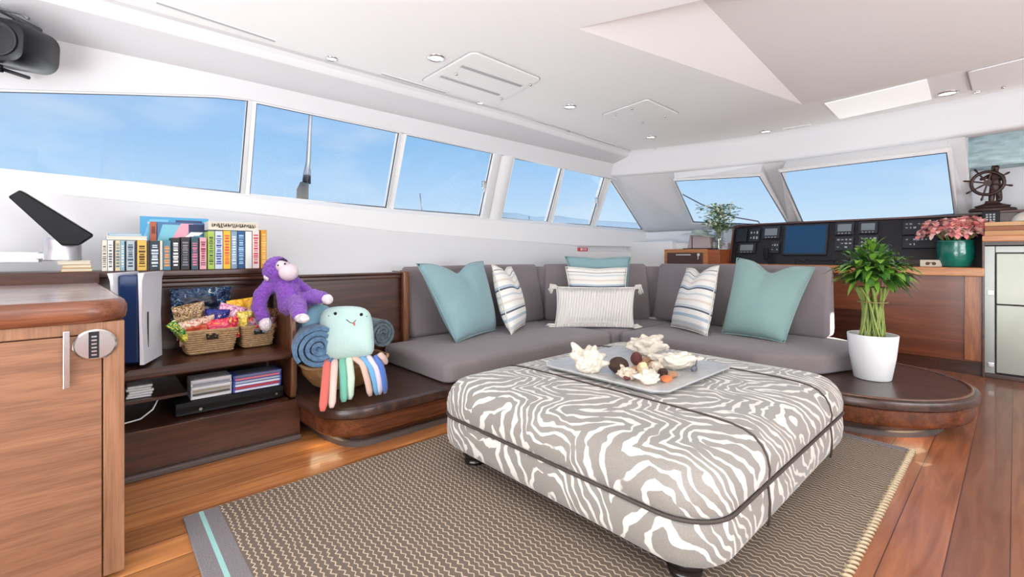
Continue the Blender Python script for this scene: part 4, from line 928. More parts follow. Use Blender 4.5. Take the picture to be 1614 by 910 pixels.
def shell_(px, py, r, m_, label, z=.48, spikes=0, amp=.18, rz=0, seed=1, aperture=None, nm='seashell'):
    r = tuple(q*.70 for q in r); c = oZ(px, py, z)
    r_ = thing(nm, label, 'shell', c, rz, 'shells and beach finds on the platter')
    rr_ = random.Random(seed); dirs = [Vector((rr_.uniform(-1, 1), rr_.uniform(-1, 1), rr_.uniform(-.1, 1))).normalized() for _ in range(spikes)]
    def f(q):
        k_ = 1+amp*noise.noise(q*1.6+Vector((seed*3.1, 0, 0)))+amp*.5*noise.noise(q*4+Vector((0, seed, 0)))
        for d in dirs:
            t_ = q.dot(d)
            if t_ > .965: k_ += .26*((t_-.965)/.035)**1.1
        return k_
    b = B(); b.ell((0, 0, r[2]*.92), r, n=60, m=44, f=f); b.done('shell_body', m_, r_, smooth=True)
    if aperture:
        b = B(); b.ell((r[0]*.25, -r[1]*.72, r[2]*.62), (r[0]*.5, r[1]*.35, r[2]*.4), n=16, m=10); b.done('aperture', aperture, r_, smooth=True)
    return r_
def spire(o, r, m_):
    b = B(); pts = []
    for i in range(60):
        a = i*.42; k_ = i/60; rad = r*(1-k_)*.8; pts.append((math.cos(a)*rad-.0, math.sin(a)*rad, r*.9+k_*r*1.0))
    b.tube(pts, [r*.36*(1-i/62) for i in range(60)], 7); b.done('spire', m_, o, smooth=True)
s = shell_(928, 589, (.085, .10, .085), SH, 'big white knobbly conch at the left of the platter', spikes=60, seed=3); spire(s, .042, SH)
s = shell_(1017, 560, (.085, .13, .078), SH, 'big white conch at the back of the platter', spikes=55, seed=5, rz=-.6); spire(s, .036, SH)
s = shell_(1066, 582, (.07, .135, .058), SH, 'long cream conch at the right side of the pile', spikes=60, seed=8, rz=-.7)
shell_(975, 587, (.072, .078, .058), SHD, 'dark brown sea urchin shell beside the big left conch', seed=11, amp=.06)
shell_(1003, 575, (.045, .045, .052), SHR, 'plum red urchin shell behind the dark brown one', seed=12, amp=.08)
shell_(1021, 576, (.045, .055, .035), SHT, 'tan rough shell in the middle of the pile', seed=13)
shell_(990, 600, (.06, .05, .045), SHS, 'brown and cream mottled murex at the front left of the pile', seed=14, spikes=30, aperture=SHR)
shell_(1013, 592, (.04, .04, .05), mat('yellow_white_shell', (232, 206, 160), .6, vary=.15, vscale=30), 'yellowish white shell standing in the pile', seed=15)
shell_(1023, 607, (.055, .07, .05), SH, 'small white conch at the very front of the pile', seed=16, spikes=26, aperture=mat('pinkish', (232, 196, 180), .6))
shell_(1034, 590, (.05, .05, .05), SHS, 'speckled grey-white shell above the small white conch', seed=17)
shell_(1045, 594, (.035, .04, .03), SHD, 'small dark barnacled shell beside the speckled one', seed=18)
shell_(1050, 601, (.04, .075, .018), SHO, 'flat orange scallop shell at the front right of the pile', seed=19, amp=.08, rz=.4)
shell_(1060, 595, (.035, .045, .022), SHT, 'small brown shell behind the orange scallop', seed=20)
shell_(999, 590, (.03, .035, .03), SHT, 'small brown stone shell among the dark urchin shells', seed=21)
s = shell_(1094, 587, (.022, .03, .028), SHG, 'small grey snail ornament at the right edge of the platter', seed=22, amp=.05)
b = B(); b.tube([(0, .01, .03), (.0, .03, .055), (0, .035, .07)], .003, 5); b.tube([(.01, 0, .03), (.01, .01, .065)], .003, 5); b.done('feelers', SHG, s, smooth=True)

# ================================================================== CUSHIONS
def pillow(name, label, corners, th, m_, chop=.06, n=22, group=None, piping=None, belly=.9):
    BL, BR, TR, TL = [Vector(c) for c in corners]; base = (BL+BR)/2
    r_ = thing(name, label, 'cushion', base, 0, group)
    nrm = ((BR-BL).cross(TL-BL)).normalized()
    if nrm.dot(O-base) < 0: nrm = -nrm
    b = B(base); uvl = b.b.loops.layers.uv.new('UVMap'); H = ((TL-BL).length+(TR-BR).length)/2; up = ((TL-BL)+(TR-BR)).normalized()
    grids = []
    def pt(u, v, sgn):
        eu, ev = 2*u-1, 2*v-1
        # pinched edges: sides curve in between the pointed corners
        uu = .5+eu/2*(1-.045*(1-ev*ev)); vv = .5+ev/2*(1-.035*(1-eu*eu))
        p = BL*(1-uu)*(1-vv)+BR*uu*(1-vv)+TR*uu*vv+TL*(1-uu)*vv
        k_ = (max(0, 1-abs(eu)**2.4)*max(0, 1-abs(ev)**2.4))**.55
        k_ *= 1+.25*(-ev)*.6
        ch = chop*math.exp(-(eu/.34)**2)*max(0, v-.35)/.65
        p = p-up*ch*H*1.0
        cre = .03*noise.noise(Vector((u*3.3+BL.x*5, v*3.3+BL.y, sgn)))*H*.35*(k_**.5)
        dent = chop*.55*math.exp(-(eu/.16)**2)*max(0, v-.45)/.55
        return p+nrm*sgn*(th/2*k_*(1-dent*2.2)+cre*(.6 if k_ > 0 else 0))
    for sgn in (1, -1):
        V = [[b.v(pt(i/n, j/n, sgn)) for i in range(n+1)] for j in range(n+1)]
        for j in range(n):
            for i in range(n):
                f = b.b.faces.new((V[j][i], V[j][i+1], V[j+1][i+1], V[j+1][i]))
                for l_, (a, c_) in zip(f.loops, ((i, j), (i+1, j), (i+1, j+1), (i, j+1))): l_[uvl].uv = (a/n, c_/n)
    bmesh.ops.remove_doubles(b.b, verts=b.b.verts, dist=.0008)
    b.done('cover', m_, r_, smooth=True)
    ed = [pt(i/n, 0, 0) for i in range(n)]+[pt(1, i/n, 0) for i in range(n)]+[pt(1-i/n, 1, 0) for i in range(n)]+[pt(0, 1-i/n, 0) for i in range(n)]
    b = B(base); b.tube(ed, .005, 6, closed=True); b.done('seam_edge', piping or m_, r_, smooth=True)
    return r_, pt
def V3(*a): return Vector(a)
pillow('cushion', 'large teal velvet cushion at the left end of the sofa', [V3(-2.96, 2.10, .40), V3(-3.20, 2.72, .405), V3(-3.32, 2.66, 1.03), V3(-3.22, 1.90, 1.02)], .24, TEAL, .14, group='scatter cushions')
pillow('cushion', 'narrow striped cushion leaning against the large teal cushion at left', [V3(-2.93, 2.66, .40), V3(-3.22, 3.10, .41), V3(-3.36, 3.05, .97), V3(-3.27, 2.72, 1.0)], .20, STRIPE, .10, group='scatter cushions', piping=CREAM)
pillow('cushion', 'teal cushion in the sofa corner behind two others', [V3(-3.10, 3.78, .50), V3(-2.78, 4.20, .50), V3(-2.76, 4.22, 1.065), V3(-3.21, 3.68, 1.07)], .12, TEAL, .02, group='scatter cushions')
pillow('cushion', 'striped cushion in the sofa corner behind the fringed one', [V3(-3.02, 3.56, .46), V3(-2.66, 3.98, .46), V3(-2.67, 4.02, .955), V3(-3.08, 3.54, .965)], .14, STRIPE, .02, group='scatter cushions', piping=CREAM)
FRG = mat('cream_fringe', (242, 236, 230), .95, spec=.05, bump=.5, bscale=200)
fr_, fpt = pillow('cushion', 'cream rectangular cushion covered in long fringe in the sofa corner', [V3(-2.98, 3.27, .40), V3(-2.45, 3.80, .40), V3(-2.50, 3.90, .77), V3(-3.06, 3.38, .77)], .15, FRG, .0, group='scatter cushions')
base = Vector(fr_.location); b = B(base)
for i in range(170):
    u = .02+.96*i/169; pts = []
    top_v = .97-.02*random.random()
    for k_ in range(7):
        v = top_v*(1-k_/6)+(-.02)*(k_/6)
        p = fpt(u+.006*math.sin(k_*1.3+i), max(v, 0), 1); p = p+(O-base).normalized()*(.006+.003*random.random()); p.z -= max(0, -v)*.1
        pts.append(p)
    pts.append(pts[-1]+Vector((.003*random.uniform(-1, 1), 0, -.006)))
    b.tube(pts, .0036, 5)
b.done('fringe', FRG, fr_, smooth=True)
for u, v, dx in ((0, 1, -1), (1, 1, 1), (0, 0, -1), (1, 0, 1)):
    b = B(base); p = fpt(u, v, 0); ax = Vector((.7, .7, 0))*dx
    for i in range(22):
        q = p+Vector((random.uniform(-.015, .015), random.uniform(-.015, .015), random.uniform(-.02, .02)))
        b.tube([q, q+ax*random.uniform(.03, .06)+Vector((0, 0, .01)), q+ax*random.uniform(.05, .075)+Vector((random.uniform(-.01, .01), 0, max(-.055, .402-q.z) if v == 0 else -random.uniform(.03, .06)))], .0045, 5)
    b.done('tassel', FRG, fr_, smooth=True)
pillow('cushion', 'narrow striped cushion leaning on the large sea-green cushion at right', [V3(-2.22, 4.08, .405), V3(-1.76, 3.84, .40), V3(-1.84, 4.26, .99), V3(-2.20, 4.36, .955)], .20, STRIPE, .10, group='scatter cushions', piping=CREAM)
pillow('cushion', 'large sea-green velvet cushion at the right end of the sofa', [V3(-1.74, 4.08, .40), V3(-1.22, 4.00, .40), V3(-1.10, 4.34, .985), V3(-1.72, 4.36, 1.06)], .24, TEAL2, .13, group='scatter cushions')

# ================================================================== SOFT TOYS
def skin(name, verts, edges, m_, parent, org, root=0, sub=2):
    me = bpy.data.meshes.new(name); me.from_pydata([Vector(v[0])-org for v in verts], edges, []); me.materials.append(m_)
    o = bpy.data.objects.new(name, me); C.objects.link(o); o.parent = parent
    sm = o.modifiers.new('skin', 'SKIN'); sm.use_smooth_shade = True; sm.branch_smoothing = .6
    me_sk = me.skin_vertices[0] if me.skin_vertices else None
    if me_sk is None:
        bpy.context.view_layer.objects.active = o
        me.attributes.get('x')
    for i, v in enumerate(verts):
        me.skin_vertices[0].data[i].radius = (v[1], v[1]); me.skin_vertices[0].data[i].use_root = (i == root)
    ss = o.modifiers.new('sub', 'SUBSURF'); ss.levels = sub; ss.render_levels = sub
    return o
D0 = 2.80
mk_o = oD(455, 490, D0)
mk = thing('toy_monkey', 'purple plush monkey with white face, sitting on the shelf end panel', 'soft toy', mk_o)
PUR = fur('purple_fur', (136, 84, 184), 110); PWH = fur('white_plush', (232, 222, 226), 90)
def mp_(px, py, d=0): return oD(px, py, D0+d)
mv = [(mp_(458, 480, -.02), .062), (mp_(454, 462, -.02), .060), (mp_(450, 448, 0), .052), (mp_(442, 438, 0), .038), (mp_(436, 424, 0), .072), (mp_(434, 419, 0), .060),
      (mp_(428, 447, -.02), .038), (mp_(412, 465, -.05), .038), (mp_(408, 485, -.07), .036), (mp_(415, 500, -.08), .032),
      (mp_(468, 448, .05), .034), (mp_(484, 460, .08), .030), (mp_(502, 472, .06), .026),
      (mp_(468, 480, -.09), .045), (mp_(470, 488, -.16), .042), (mp_(472, 497, -.22), .034),
      (mp_(478, 474, .02), .042), (mp_(495, 468, -.02), .040), (mp_(509, 469, -.07), .030)]
mv = [(p_, r_*1.42) for p_, r_ in mv]
me_ = [(0, 1), (1, 2), (2, 3), (3, 4), (4, 5), (2, 6), (6, 7), (7, 8), (8, 9), (2, 10), (10, 11), (11, 12), (0, 13), (13, 14), (14, 15), (0, 16), (16, 17), (17, 18)]
b = B(mk_o)
def limb(ids, k_=1.0):
    P_l, r_l = [], []
    for a_, c_ in zip(ids, ids[1:]):
        for q in range(4): P_l.append(mv[a_][0].lerp(mv[c_][0], q/4)); r_l.append((mv[a_][1]+(mv[c_][1]-mv[a_][1])*q/4)*k_)
    P_l.append(mv[ids[-1]][0]); r_l.append(mv[ids[-1]][1]*k_); b.tube(P_l, r_l, 12)
    for i_ in ids: b.ell(mv[i_][0], mv[i_][1]*k_*1.02, n=14, m=10)
mv = [(p_, r_/1.42) for p_, r_ in mv]
limb([0, 1, 2], 1.12); limb([2, 3], 1.0); limb([6, 7, 8, 9], 1.15); limb([2, 10, 11, 12], 1.1); limb([0, 13, 14, 15], 1.15); limb([0, 16, 17, 18], 1.15)
b.ell(mp_(450, 450, -.0), (.07, .07, .05), n=16, m=12)
b.ell(mp_(437, 427, -.01), (.082, .082, .088), n=20, m=14)
b.tube([mp_(430, 449, -.02), mp_(450, 446, 0), mp_(470, 449, .04)], [.05, .06, .045], 12)
body = b.done('body', PUR, mk, smooth=True)
rm = body.modifiers.new('remesh', 'REMESH'); rm.mode = 'VOXEL'; rm.voxel_size = .006; rm.use_smooth_shade = True
smm = body.modifiers.new('smooth', 'SMOOTH'); smm.iterations = 6; smm.factor = .5
tx = bpy.data.textures.new('fluff', 'CLOUDS'); tx.noise_scale = .014; d_ = body.modifiers.new('disp', 'DISPLACE'); d_.texture = tx; d_.strength = .012; d_.mid_level = .5
tocam = (O-mk_o).normalized(); rgt = Vector((RT[0], RT[1], 0))
b = B(mk_o); b.ell(mp_(455, 430, -.06), (.056, .056, .052), n=20, m=14, f=lambda q: 1+.05*q.z); b.ell(mp_(446, 420, -.062), (.040, .040, .038), n=16, m=10); b.done('face', mat('face_plush', (226, 210, 216), .95, bump=.4, bscale=200), mk, smooth=True)
for q in ((438.5, 418.5, -.098), (449, 416, -.102)):
    b = B(mk_o); b.ell(mp_(*q), .0055, n=10, m=8); b.done('eye', BLACKP, mk, smooth=True)
b = B(mk_o); b.ell(mp_(421, 437, -.06), (.026, .018, .024), n=12, m=8); b.done('ear', PWH, mk, smooth=True)
for q, r in (((418, 511, -.09), (.036, .034, .042)), ((476, 502, -.25), (.060, .036, .026)), ((516, 472, -.10), (.044, .03, .03)), ((504, 475, .05), (.028, .025, .025))):
    b = B(mk_o); b.ell(mp_(*q), r, n=22, m=16, f=lambda q_: 1+.07*noise.noise(q_*5)); b.done('paw', PWH, mk, smooth=True)
b = B(mk_o); b.tube([mp_(440, 410, -.07), mp_(446, 409, -.08), mp_(453, 412, -.085)], [.004, .008, .004], 8); b.done('brow_tuft', mat('dark_purple', (54, 34, 66), .95), mk, smooth=True)

# brown leather-look basket underneath
bo = Vector((-2.93, 1.20, .253)); bk_ = thing('low_basket', 'low tan basket holding the rolled blankets on the platform', 'basket', bo)
b = B(); b.lathe([(.14, 0), (.20, .03), (.255, .10), (.275, .16), (.262, .165), (.24, .10), (.19, .035), (.01, .02)], n=40, cap=False)
for v in b.b.verts:
    v.co.x *= .85; v.co += Vector((1, 1, 0))*.004*noise.noise(v.co*14)
b.done('bowl', mat('tan_leather', (168, 124, 80), .5, bump=.8, bscale=22, vary=.3, vscale=14), bk_, smooth=True)
b = B(); b.tube([(.235*math.cos(a)*1, .275*math.sin(a), .162+.006*math.sin(a*7)) for a in [2*PI*i/40 for i in range(40)]], .011, 8, closed=True); b.done('rim', mat('tan_rim', (196, 156, 112), .6), bk_, smooth=True)
# rolled blankets
def roll(c, r, L, m_, label, turns=3.6, squash=.95, rz=0, nm='rolled_blanket'):
    r_ = thing(nm, label, 'blanket', c, rz)
    b = B(); n = int(turns*22); outer = []; th = r/turns*.86
    for sx in range(5):
        xx = -L*sx/4; ring = []
        pin, pou = [], []
        for i in range(n+1):
            a = 2*PI*turns*i/n; rad = .012+(r-.012-th*.2)*(i/n)
            wob = 1+.05*noise.noise(Vector((math.cos(a), math.sin(a), i*.04+sx*.3)))
            xo = xx+(.012*math.sin(i*.25) if sx == 0 else 0)
            pou.append((xo, math.cos(a)*(rad+th*.40)*wob, math.sin(a)*(rad+th*.40)*squash*wob)); pin.append((xo, math.cos(a)*(rad-th*.30)*wob, math.sin(a)*(rad-th*.30)*squash*wob))
        outer.append(pou+pin[::-1])
    R = [[b.v(p) for p in ring] for ring in outer]; m = len(R[0])
    for a_, c_ in zip(R, R[1:]):
        for i in range(m): j = (i+1) % m; b.b.faces.new((a_[i], a_[j], c_[j], c_[i]))
    for ring in (R[0], R[-1]):
        for i in range(n): b.b.faces.new((ring[i], ring[i+1], ring[m-2-i], ring[m-1-i]))
    b.done('rolled_cloth', m_, r_, smooth=True, angle=1.1)
    b = B(); b.lathe([(.001, -.02), (r*.8, -.02), (r*.8, -L+.02), (.001, -L+.02)], n=16, ax='x', cap=False); b.done('inner_fold', m_, r_, smooth=True)
    return r_
roll((-2.70, .955, .555), .135, .42, fur('blue_fleece', (92, 122, 152), 60), 'blue-grey fleece blanket rolled up under the monkey feet', rz=-.25)
roll((-2.86, 1.43, .56), .105, .36, fur('grey_fleece', (98, 112, 120), 60), 'dark grey-green blanket rolled up behind the striped plush squid', rz=.1)
po = oD(503, 505, 2.84); bp_ = thing('soft_blue_cushion', 'soft light blue cushion wedged behind the pale squid toy', 'cushion', po)
b = B(); b.ell((0, 0, 0), (.05, .10, .10), n=20, m=12, f=lambda q: 1+.06*noise.noise(q*2)); b.done('cover', mat('soft_blue', (126, 170, 190), .9, sheen=.3), bp_, smooth=True)

# squid
MINT = mat('mint_plush', (184, 212, 206), .9, spec=.1, bump=.3, bscale=90, sheen=.4)
sqc = oD(547, 566, 2.72)
sq_ = thing('toy_squid', 'pale mint plush squid with stitched face and multicoloured tentacles', 'soft toy', sqc)
DQ = 2.70
outl = [(509, 566), (505, 545), (503, 520), (503, 500), (508, 489), (520, 483), (545, 481.5), (570, 482.5), (582, 489), (587, 500), (589, 520), (591, 545), (590, 561), (570, 564), (550, 566), (528, 569)]
b = B(sqc); cc = oD(547, 525, DQ); rs = []
lean_ = lambda py: (566-py)*.0009
for k_, dd in ((.02, -.085), (.3, -.082), (.6, -.07), (.82, -.05), (.95, -.025), (1.0, 0), (.95, .025), (.8, .05), (.5, .075), (.02, .085)):
    rs.append([oD(547+(px-547)*k_, 525+(py-525)*k_, DQ+dd+lean_(525+(py-525)*k_)+.0) for px, py in outl])
b.rings(rs); b.done('body', MINT, sq_, smooth=True, sub=1)
for q in ((528.5, 494.5), (569.5, 496)):
    b = B(sqc); b.ell(oD(q[0], q[1], DQ-.045), .0095, n=12, m=8); b.done('eye', BLACKP, sq_, smooth=True)
b = B(sqc); b.tube([oD(546, 504, DQ-.071), oD(551, 508, DQ-.072), oD(556, 510, DQ-.072), oD(561, 505, DQ-.071)], .0025, 6); b.done('mouth', mat('stitch', (70, 60, 66), .8), sq_, smooth=True)
b = B(sqc); b.ell(oD(558.5, 511, DQ-.072), (.006, .006, .010), n=10, m=8); b.done('tongue', mat('tongue_pink', (222, 104, 112), .8), sq_, smooth=True)
b = B(sqc); b.ell(oD(518, 498, DQ-.045), .004, n=8, m=6); b.ell(oD(578, 499, DQ-.04), .004, n=8, m=6); b.done('freckle', mat('freckle', (120, 140, 140), .9), sq_, smooth=True)
tents = [((226, 104, 92), [(516, 566), (513, 600), (508.5, 648)]), ((226, 196, 186), [(528, 566), (525, 600), (522.5, 643)]), ((112, 182, 160), [(540, 563), (541, 600), (542, 634)]), ((196, 218, 196), [(550, 561), (553.5, 596), (551, 630)]), ((222, 184, 168), [(556, 562), (572, 574), (580, 603), (584, 624)]), ((110, 168, 208), [(570, 562), (584, 578), (591, 600), (594.5, 622)]), ((216, 206, 226), [(580, 561), (594, 580), (598, 600), (599, 621)]), ((78, 116, 190), [(592, 560), (601, 578), (606, 600), (607, 619)]), ((206, 176, 166), [(598, 558), (604, 564), (609, 572)])]
for col, pts in tents:
    P_l = []; n_ = 10
    tip = oZ(pts[-1][0], pts[-1][1], .272) if pts[-1][1] > 600 else oD(*pts[-1], 2.74)
    dt = (tip-O).dot(Vector((FW[0], FW[1], 0)))
    for i in range(n_+1):
        s = i/n_*(len(pts)-1); k_ = min(int(s), len(pts)-2); f_ = s-k_
        px = pts[k_][0]*(1-f_)+pts[k_+1][0]*f_; py = pts[k_][1]*(1-f_)+pts[k_+1][1]*f_
        g_ = i/n_; d = (DQ+.0)*(1-g_)+dt*g_; P_l.append(oD(px, py, d-.02*math.sin(PI*g_)))
    b = B(sqc); b.tube(P_l, [.016]+[.021]*(n_-1)+[.012], 10, flat=.75); b.done('tentacle', mat('tent_%d_%d_%d' % col, col, .9, bump=.2, bscale=200, sheen=.3), sq_, smooth=True)

# ================================================================== PLANT ON ROUND TABLE
pc = oZ(1375, 596, .252)
pp_ = thing('potted_plant', 'lucky bamboo in a tall white pot on the round table end', 'plant', pc)
b = B(); b.lathe([(.100, 0), (.104, .004), (.128, .15), (.142, .295), (.140, .302), (.132, .300), (.130, .27), (.01, .262)], n=40, cap=True); b.done('pot', mat('matt_white_pot', (232, 232, 232), .55, bump=.1, bscale=20, stretch=(1, 1, 8)), pp_, smooth=True, angle=.7)
b = B(); b.lathe([(.001, .268), (.129, .270)], n=24, cap=False); b.done('pebbles', mat('pebbles', (150, 140, 120), .9, bump=1, bscale=80, vary=.4, vscale=90), pp_)
STEM = mat('stem_green', (134, 150, 74), .5, vary=.15, vscale=20)
b = B(); rr = random.Random(4); tips = []
for i in range(40):
    a0 = 2*PI*i/40; r0 = .045+.035*rr.random(); a1 = a0+rr.choice((-1, 1))*rr.uniform(.7, 1.6); pts = []
    for k_ in range(9):
        s = k_/8; a = a0+(a1-a0)*s; r = r0*(1-.18*math.sin(PI*s*.9))*(1 if s < .7 else 1+.5*(s-.7)/.3); z = .26+.36*s; pts.append((r*math.cos(a), r*math.sin(a), z))
    b.tube(pts, .0065, 6); tips.append(pts[-1])
b.done('stems', STEM, pp_, smooth=True)
b = B(); b.tube([(.083*math.cos(a), .083*math.sin(a), .52) for a in [2*PI*i/24 for i in range(24)]], .004, 6, closed=True); b.done('tie', mat('tie_gold', (150, 130, 80), .5), pp_, smooth=True)
def leaf(b, base, d, L, W, droop=.4, fold=.25, mi=0, segs=5):
    d = Vector(d).normalized(); side = d.cross(Vector((0, 0, 1)))
    if side.length < .05: side = Vector((1, 0, 0))
    side.normalize(); L1, C1, R1 = [], [], []
    for i in range(segs+1):
        s = i/segs; p = Vector(base)+d*L*s+Vector((0, 0, -droop*L*s*s)); w_ = W*math.sin(PI*min(1, s*.92+.08))**.8*(1 if s < 1 else .02); up = side.cross(d).normalized()
        if up.z < 0: up = -up
        L1.append(b.v(p+side*w_+up*w_*fold)); C1.append(b.v(p)); R1.append(b.v(p-side*w_+up*w_*fold))
    for i in range(segs):
        for a_, c_ in ((L1, C1), (C1, R1)): f = b.b.faces.new((a_[i], a_[i+1], c_[i+1], c_[i])); f.material_index = mi; f.smooth = True
LG = [mat('leaf_deep', (58, 104, 34), .4, vary=.2, vscale=15), mat('leaf_bright', (112, 158, 54), .4, vary=.2, vscale=15), mat('leaf_dark', (38, 74, 30), .35)]
b = B()
for i in range(420):
    th_ = rr.uniform(0, 2*PI); ph_ = math.asin(rr.uniform(-.5, 1)); r0 = rr.uniform(.25, 1.15)
    c0 = Vector((math.cos(th_)*math.cos(ph_)*.155*r0, math.sin(th_)*math.cos(ph_)*.155*r0, .73+math.sin(ph_)*.15*r0))
    dd = Vector((math.cos(th_)*math.cos(ph_), math.sin(th_)*math.cos(ph_), math.sin(ph_)*.8+.25))+Vector((rr.uniform(-.4, .4), rr.uniform(-.4, .4), rr.uniform(-.3, .3)))
    leaf(b, c0, dd, rr.uniform(.06, .11), rr.uniform(.015, .025), rr.uniform(.2, .9), mi=rr.choice((0, 0, 1, 1, 2)))
for i in range(14):
    th_ = rr.uniform(0, 2*PI); leaf(b, (.02*math.cos(th_), .02*math.sin(th_), .86+rr.uniform(0, .05)), (math.cos(th_), math.sin(th_), 1.4), .11, .011, .3, mi=1)
for i in range(9):
    th_ = rr.uniform(0, 2*PI); leaf(b, (.13*math.cos(th_), .13*math.sin(th_), .72+rr.uniform(-.03, .06)), (math.cos(th_), math.sin(th_), .15), rr.uniform(.15, .19), .011, .5, mi=1)
b.done('foliage', LG, pp_)

# ================================================================== HELM CONSOLE
hc = thing('helm_console', 'long mahogany helm console with black instrument dashboard', 'console', (-1.5, 6.0, 0)); ho = (-1.5, 6.0, 0)
XD0, XD1 = -2.50, -.185
ZD = .975
b = B(ho); b.box(XD0, XD1+.002, 5.80, 6.12, ZD-.08, ZD); b.done('desk_top', ORW, hc, bevel=.008)
pL = oY(1392, 500, 5.85).x
b = B(ho); b.box(XD0, XD1, 5.87, 5.90, .12, ZD-.045); b.done('front_panel', MW, hc, bevel=.002)
xa = oY(1520, 500, 5.85).x
b = B(ho); b.box(xa, XD1, 5.845, 5.87, .135, ZD-.045); b.done('stile', ORWZ, hc, bevel=.003)
b = B(ho); b.box(pL-.02, pL, 5.85, 5.87, .135, ZD-.045); b.done('stile', MW, hc, bevel=.003)
b = B(ho); b.box(XD0, XD1, 5.90, 5.93, .0, .13); b.done('base', DWX, hc)
b = B(ho); b.box(XD0, pL-.02, 5.83, 5.87, .50, .52); b.box(XD0, pL-.02, 5.84, 5.87, .14, .50); b.done('lower_panel', DWX, hc)
# sloping dashboard
d0, d1, zt_ = 6.10, 6.24, 1.475
XR = -.10
b = B(ho); xs0 = -2.50
prof = [(d0, ZD), (d1, zt_-.02), (d1+.01, zt_), (6.34, zt_+.005), (6.34, ZD)]
b.rings([[(xs0, y, z) for y, z in prof], [(XR, y, z) for y, z in prof]]); b.done('dashboard', mat('dash_black', (26, 24, 30), .4), hc)
b = B(ho)
b.rings([[(x_, d1-.012, zt_-.012+dz_), (x_, d1-.012, zt_+.008+dz_), (x_, 6.35, zt_+.012+dz_), (x_, 6.35, zt_-.004+dz_)] for x_, dz_ in ((xs0-.01, -.045), (xs0+.08, -.012), (xs0+.3, 0), (XR, .0))]); b.done('top_trim', mat('trim_brown', (92, 62, 54), .4), hc, bevel=.003)
b = B(ho); b.rings([[(xs0-.012, y, z) for y, z in prof], [(xs0+.012, y-.01, z+.001) for y, z in prof]]); b.done('side_cheek', mat('cheek_wood', (130, 72, 48), .35), hc)
nd = Vector((0, -(zt_-ZD), (d1-d0))).normalized(); nd = Vector((0, -.963, .27))
def onDash(px, py):
    r = ray(px, py); s_ = (d1-d0)/(zt_-ZD); k_ = (d0+s_*(CAMH-ZD))/(r.y-s_*r.z); return O+r*k_
dash_up = Vector((0, d1-d0, zt_-ZD)).normalized()
def dbox(x0, y0, x1, y1, off0, off1, m_, name, parent, grow=0):
    a = onDash(x0, (y0+y1)/2); c = onDash(x1, (y0+y1)/2); t_ = onDash((x0+x1)/2, y0); bt = onDash((x0+x1)/2, y1)
    cx_ = (a.x+c.x)/2; ctr = (t_+bt)/2; ctr.x = cx_; w_ = abs(c.x-a.x)+grow; h_ = (t_-bt).dot(dash_up)+grow
    rot = Matrix.Rotation(-math.atan2(d1-d0, zt_-ZD), 4, 'X')
    n_ = Vector((0, -math.cos(math.atan2(d1-d0, zt_-ZD)), math.sin(math.atan2(d1-d0, zt_-ZD))))
    M = Matrix.Translation(ctr+n_*((off0+off1)/2)) @ rot
    org = ho if parent is hc else Vector(parent.location)
    b = B(org); b.obox(M, w_, off1-off0, h_); return b.done(name, m_, parent, bevel=.003), ctr, w_, h_, n_, rot
LCD = mat('lcd_grey', (128, 136, 140), .3); LCDB = mat('screen_blue', (14, 62, 98), .15, emit=.25); BTN = mat('button_light', (170, 174, 178), .5)
def instrument(x0, y0, x1, y1, label, kind, name='gauge', cat='instrument'):
    a = onDash((x0+x1)/2, (y0+y1)/2); r_ = thing(name, label, cat, a, 0, 'dashboard instruments')
    o, ctr, w_, h_, n_, rot = dbox(x0, y0, x1, y1, .001, .026, DARKP, 'housing', r_)
    mx_, my_ = (x1-x0), (y1-y0)
    if kind == 'lcd':
        dbox(x0+mx_*.14, y0+my_*.18, x1-mx_*.14, y1-my_*.25, .026, .029, LCD, 'display', r_)
        b = B(a)
        for i in range(4): b.obox(Matrix.Translation(ctr+n_*.027+Vector(((i-1.5)*w_*.18, 0, 0))-dash_up*h_*.4) @ rot, w_*.1, .004, h_*.06)
        b.done('buttons', BTN, r_)
    elif kind == 'screen':
        dbox(x0+mx_*.04, y0+my_*.04, x1-mx_*.04, y1-my_*.05, .026, .029, LCDB, 'display', r_)
    elif kind == 'keys':
        rr_ = random.Random(int(x0)); b = B(a); nx = max(3, int(mx_/7)); ny = max(2, int(my_/7))
        for i in range(nx):
            for j in range(ny):
                if rr_.random() < .75:
                    b.obox(Matrix.Translation(ctr+n_*.028+Vector((((i+.5)/nx-.5)*w_*.86, 0, 0))+dash_up*((j+.5)/ny-.5)*h_*.8) @ rot, w_/nx*rr_.uniform(.3, .6), .006, h_/ny*rr_.uniform(.15, .4))
        b.done('buttons', BTN, r_)
    elif kind == 'dial':
        b = B(a); b.lathe([(w_*.26, 0), (w_*.26, .008), (w_*.2, .012)], (0, 0, 0), 20)
        for v in b.b.verts: v.co = (rot @ Matrix.Rotation(PI/2, 4, 'X') @ v.co)+(ctr-a)+n_*.026
        b.done('dial', BTN, r_, smooth=True, angle=.6)
    return r_
instrument(1162, 362, 1178, 382, 'round-dialled switch unit at the left end of the dashboard', 'dial')
instrument(1182, 362, 1198, 382, 'small key switch block next to the round dial', 'keys')
instrument(1203, 358, 1230, 377, 'grey display gauge left of the blue screen', 'lcd')
instrument(1164, 384, 1192, 400, 'tilted radio display unit low on the left of the dashboard', 'lcd')
instrument(1216, 382, 1229, 400, 'narrow key panel directly left of the blue screen', 'keys')
instrument(1236, 355, 1305, 403, 'large dark blue chart plotter screen', 'screen', 'chart_plotter', 'screen')
instrument(1317, 351, 1347, 371, 'upper left display gauge right of the blue screen', 'lcd')
instrument(1354, 350, 1384, 369, 'upper right display gauge of the group of four', 'lcd')
instrument(1317, 374, 1346, 396, 'lower left key unit of the group of four gauges', 'keys')
instrument(1354, 372, 1385, 394, 'lower right key unit of the group of four gauges', 'keys')
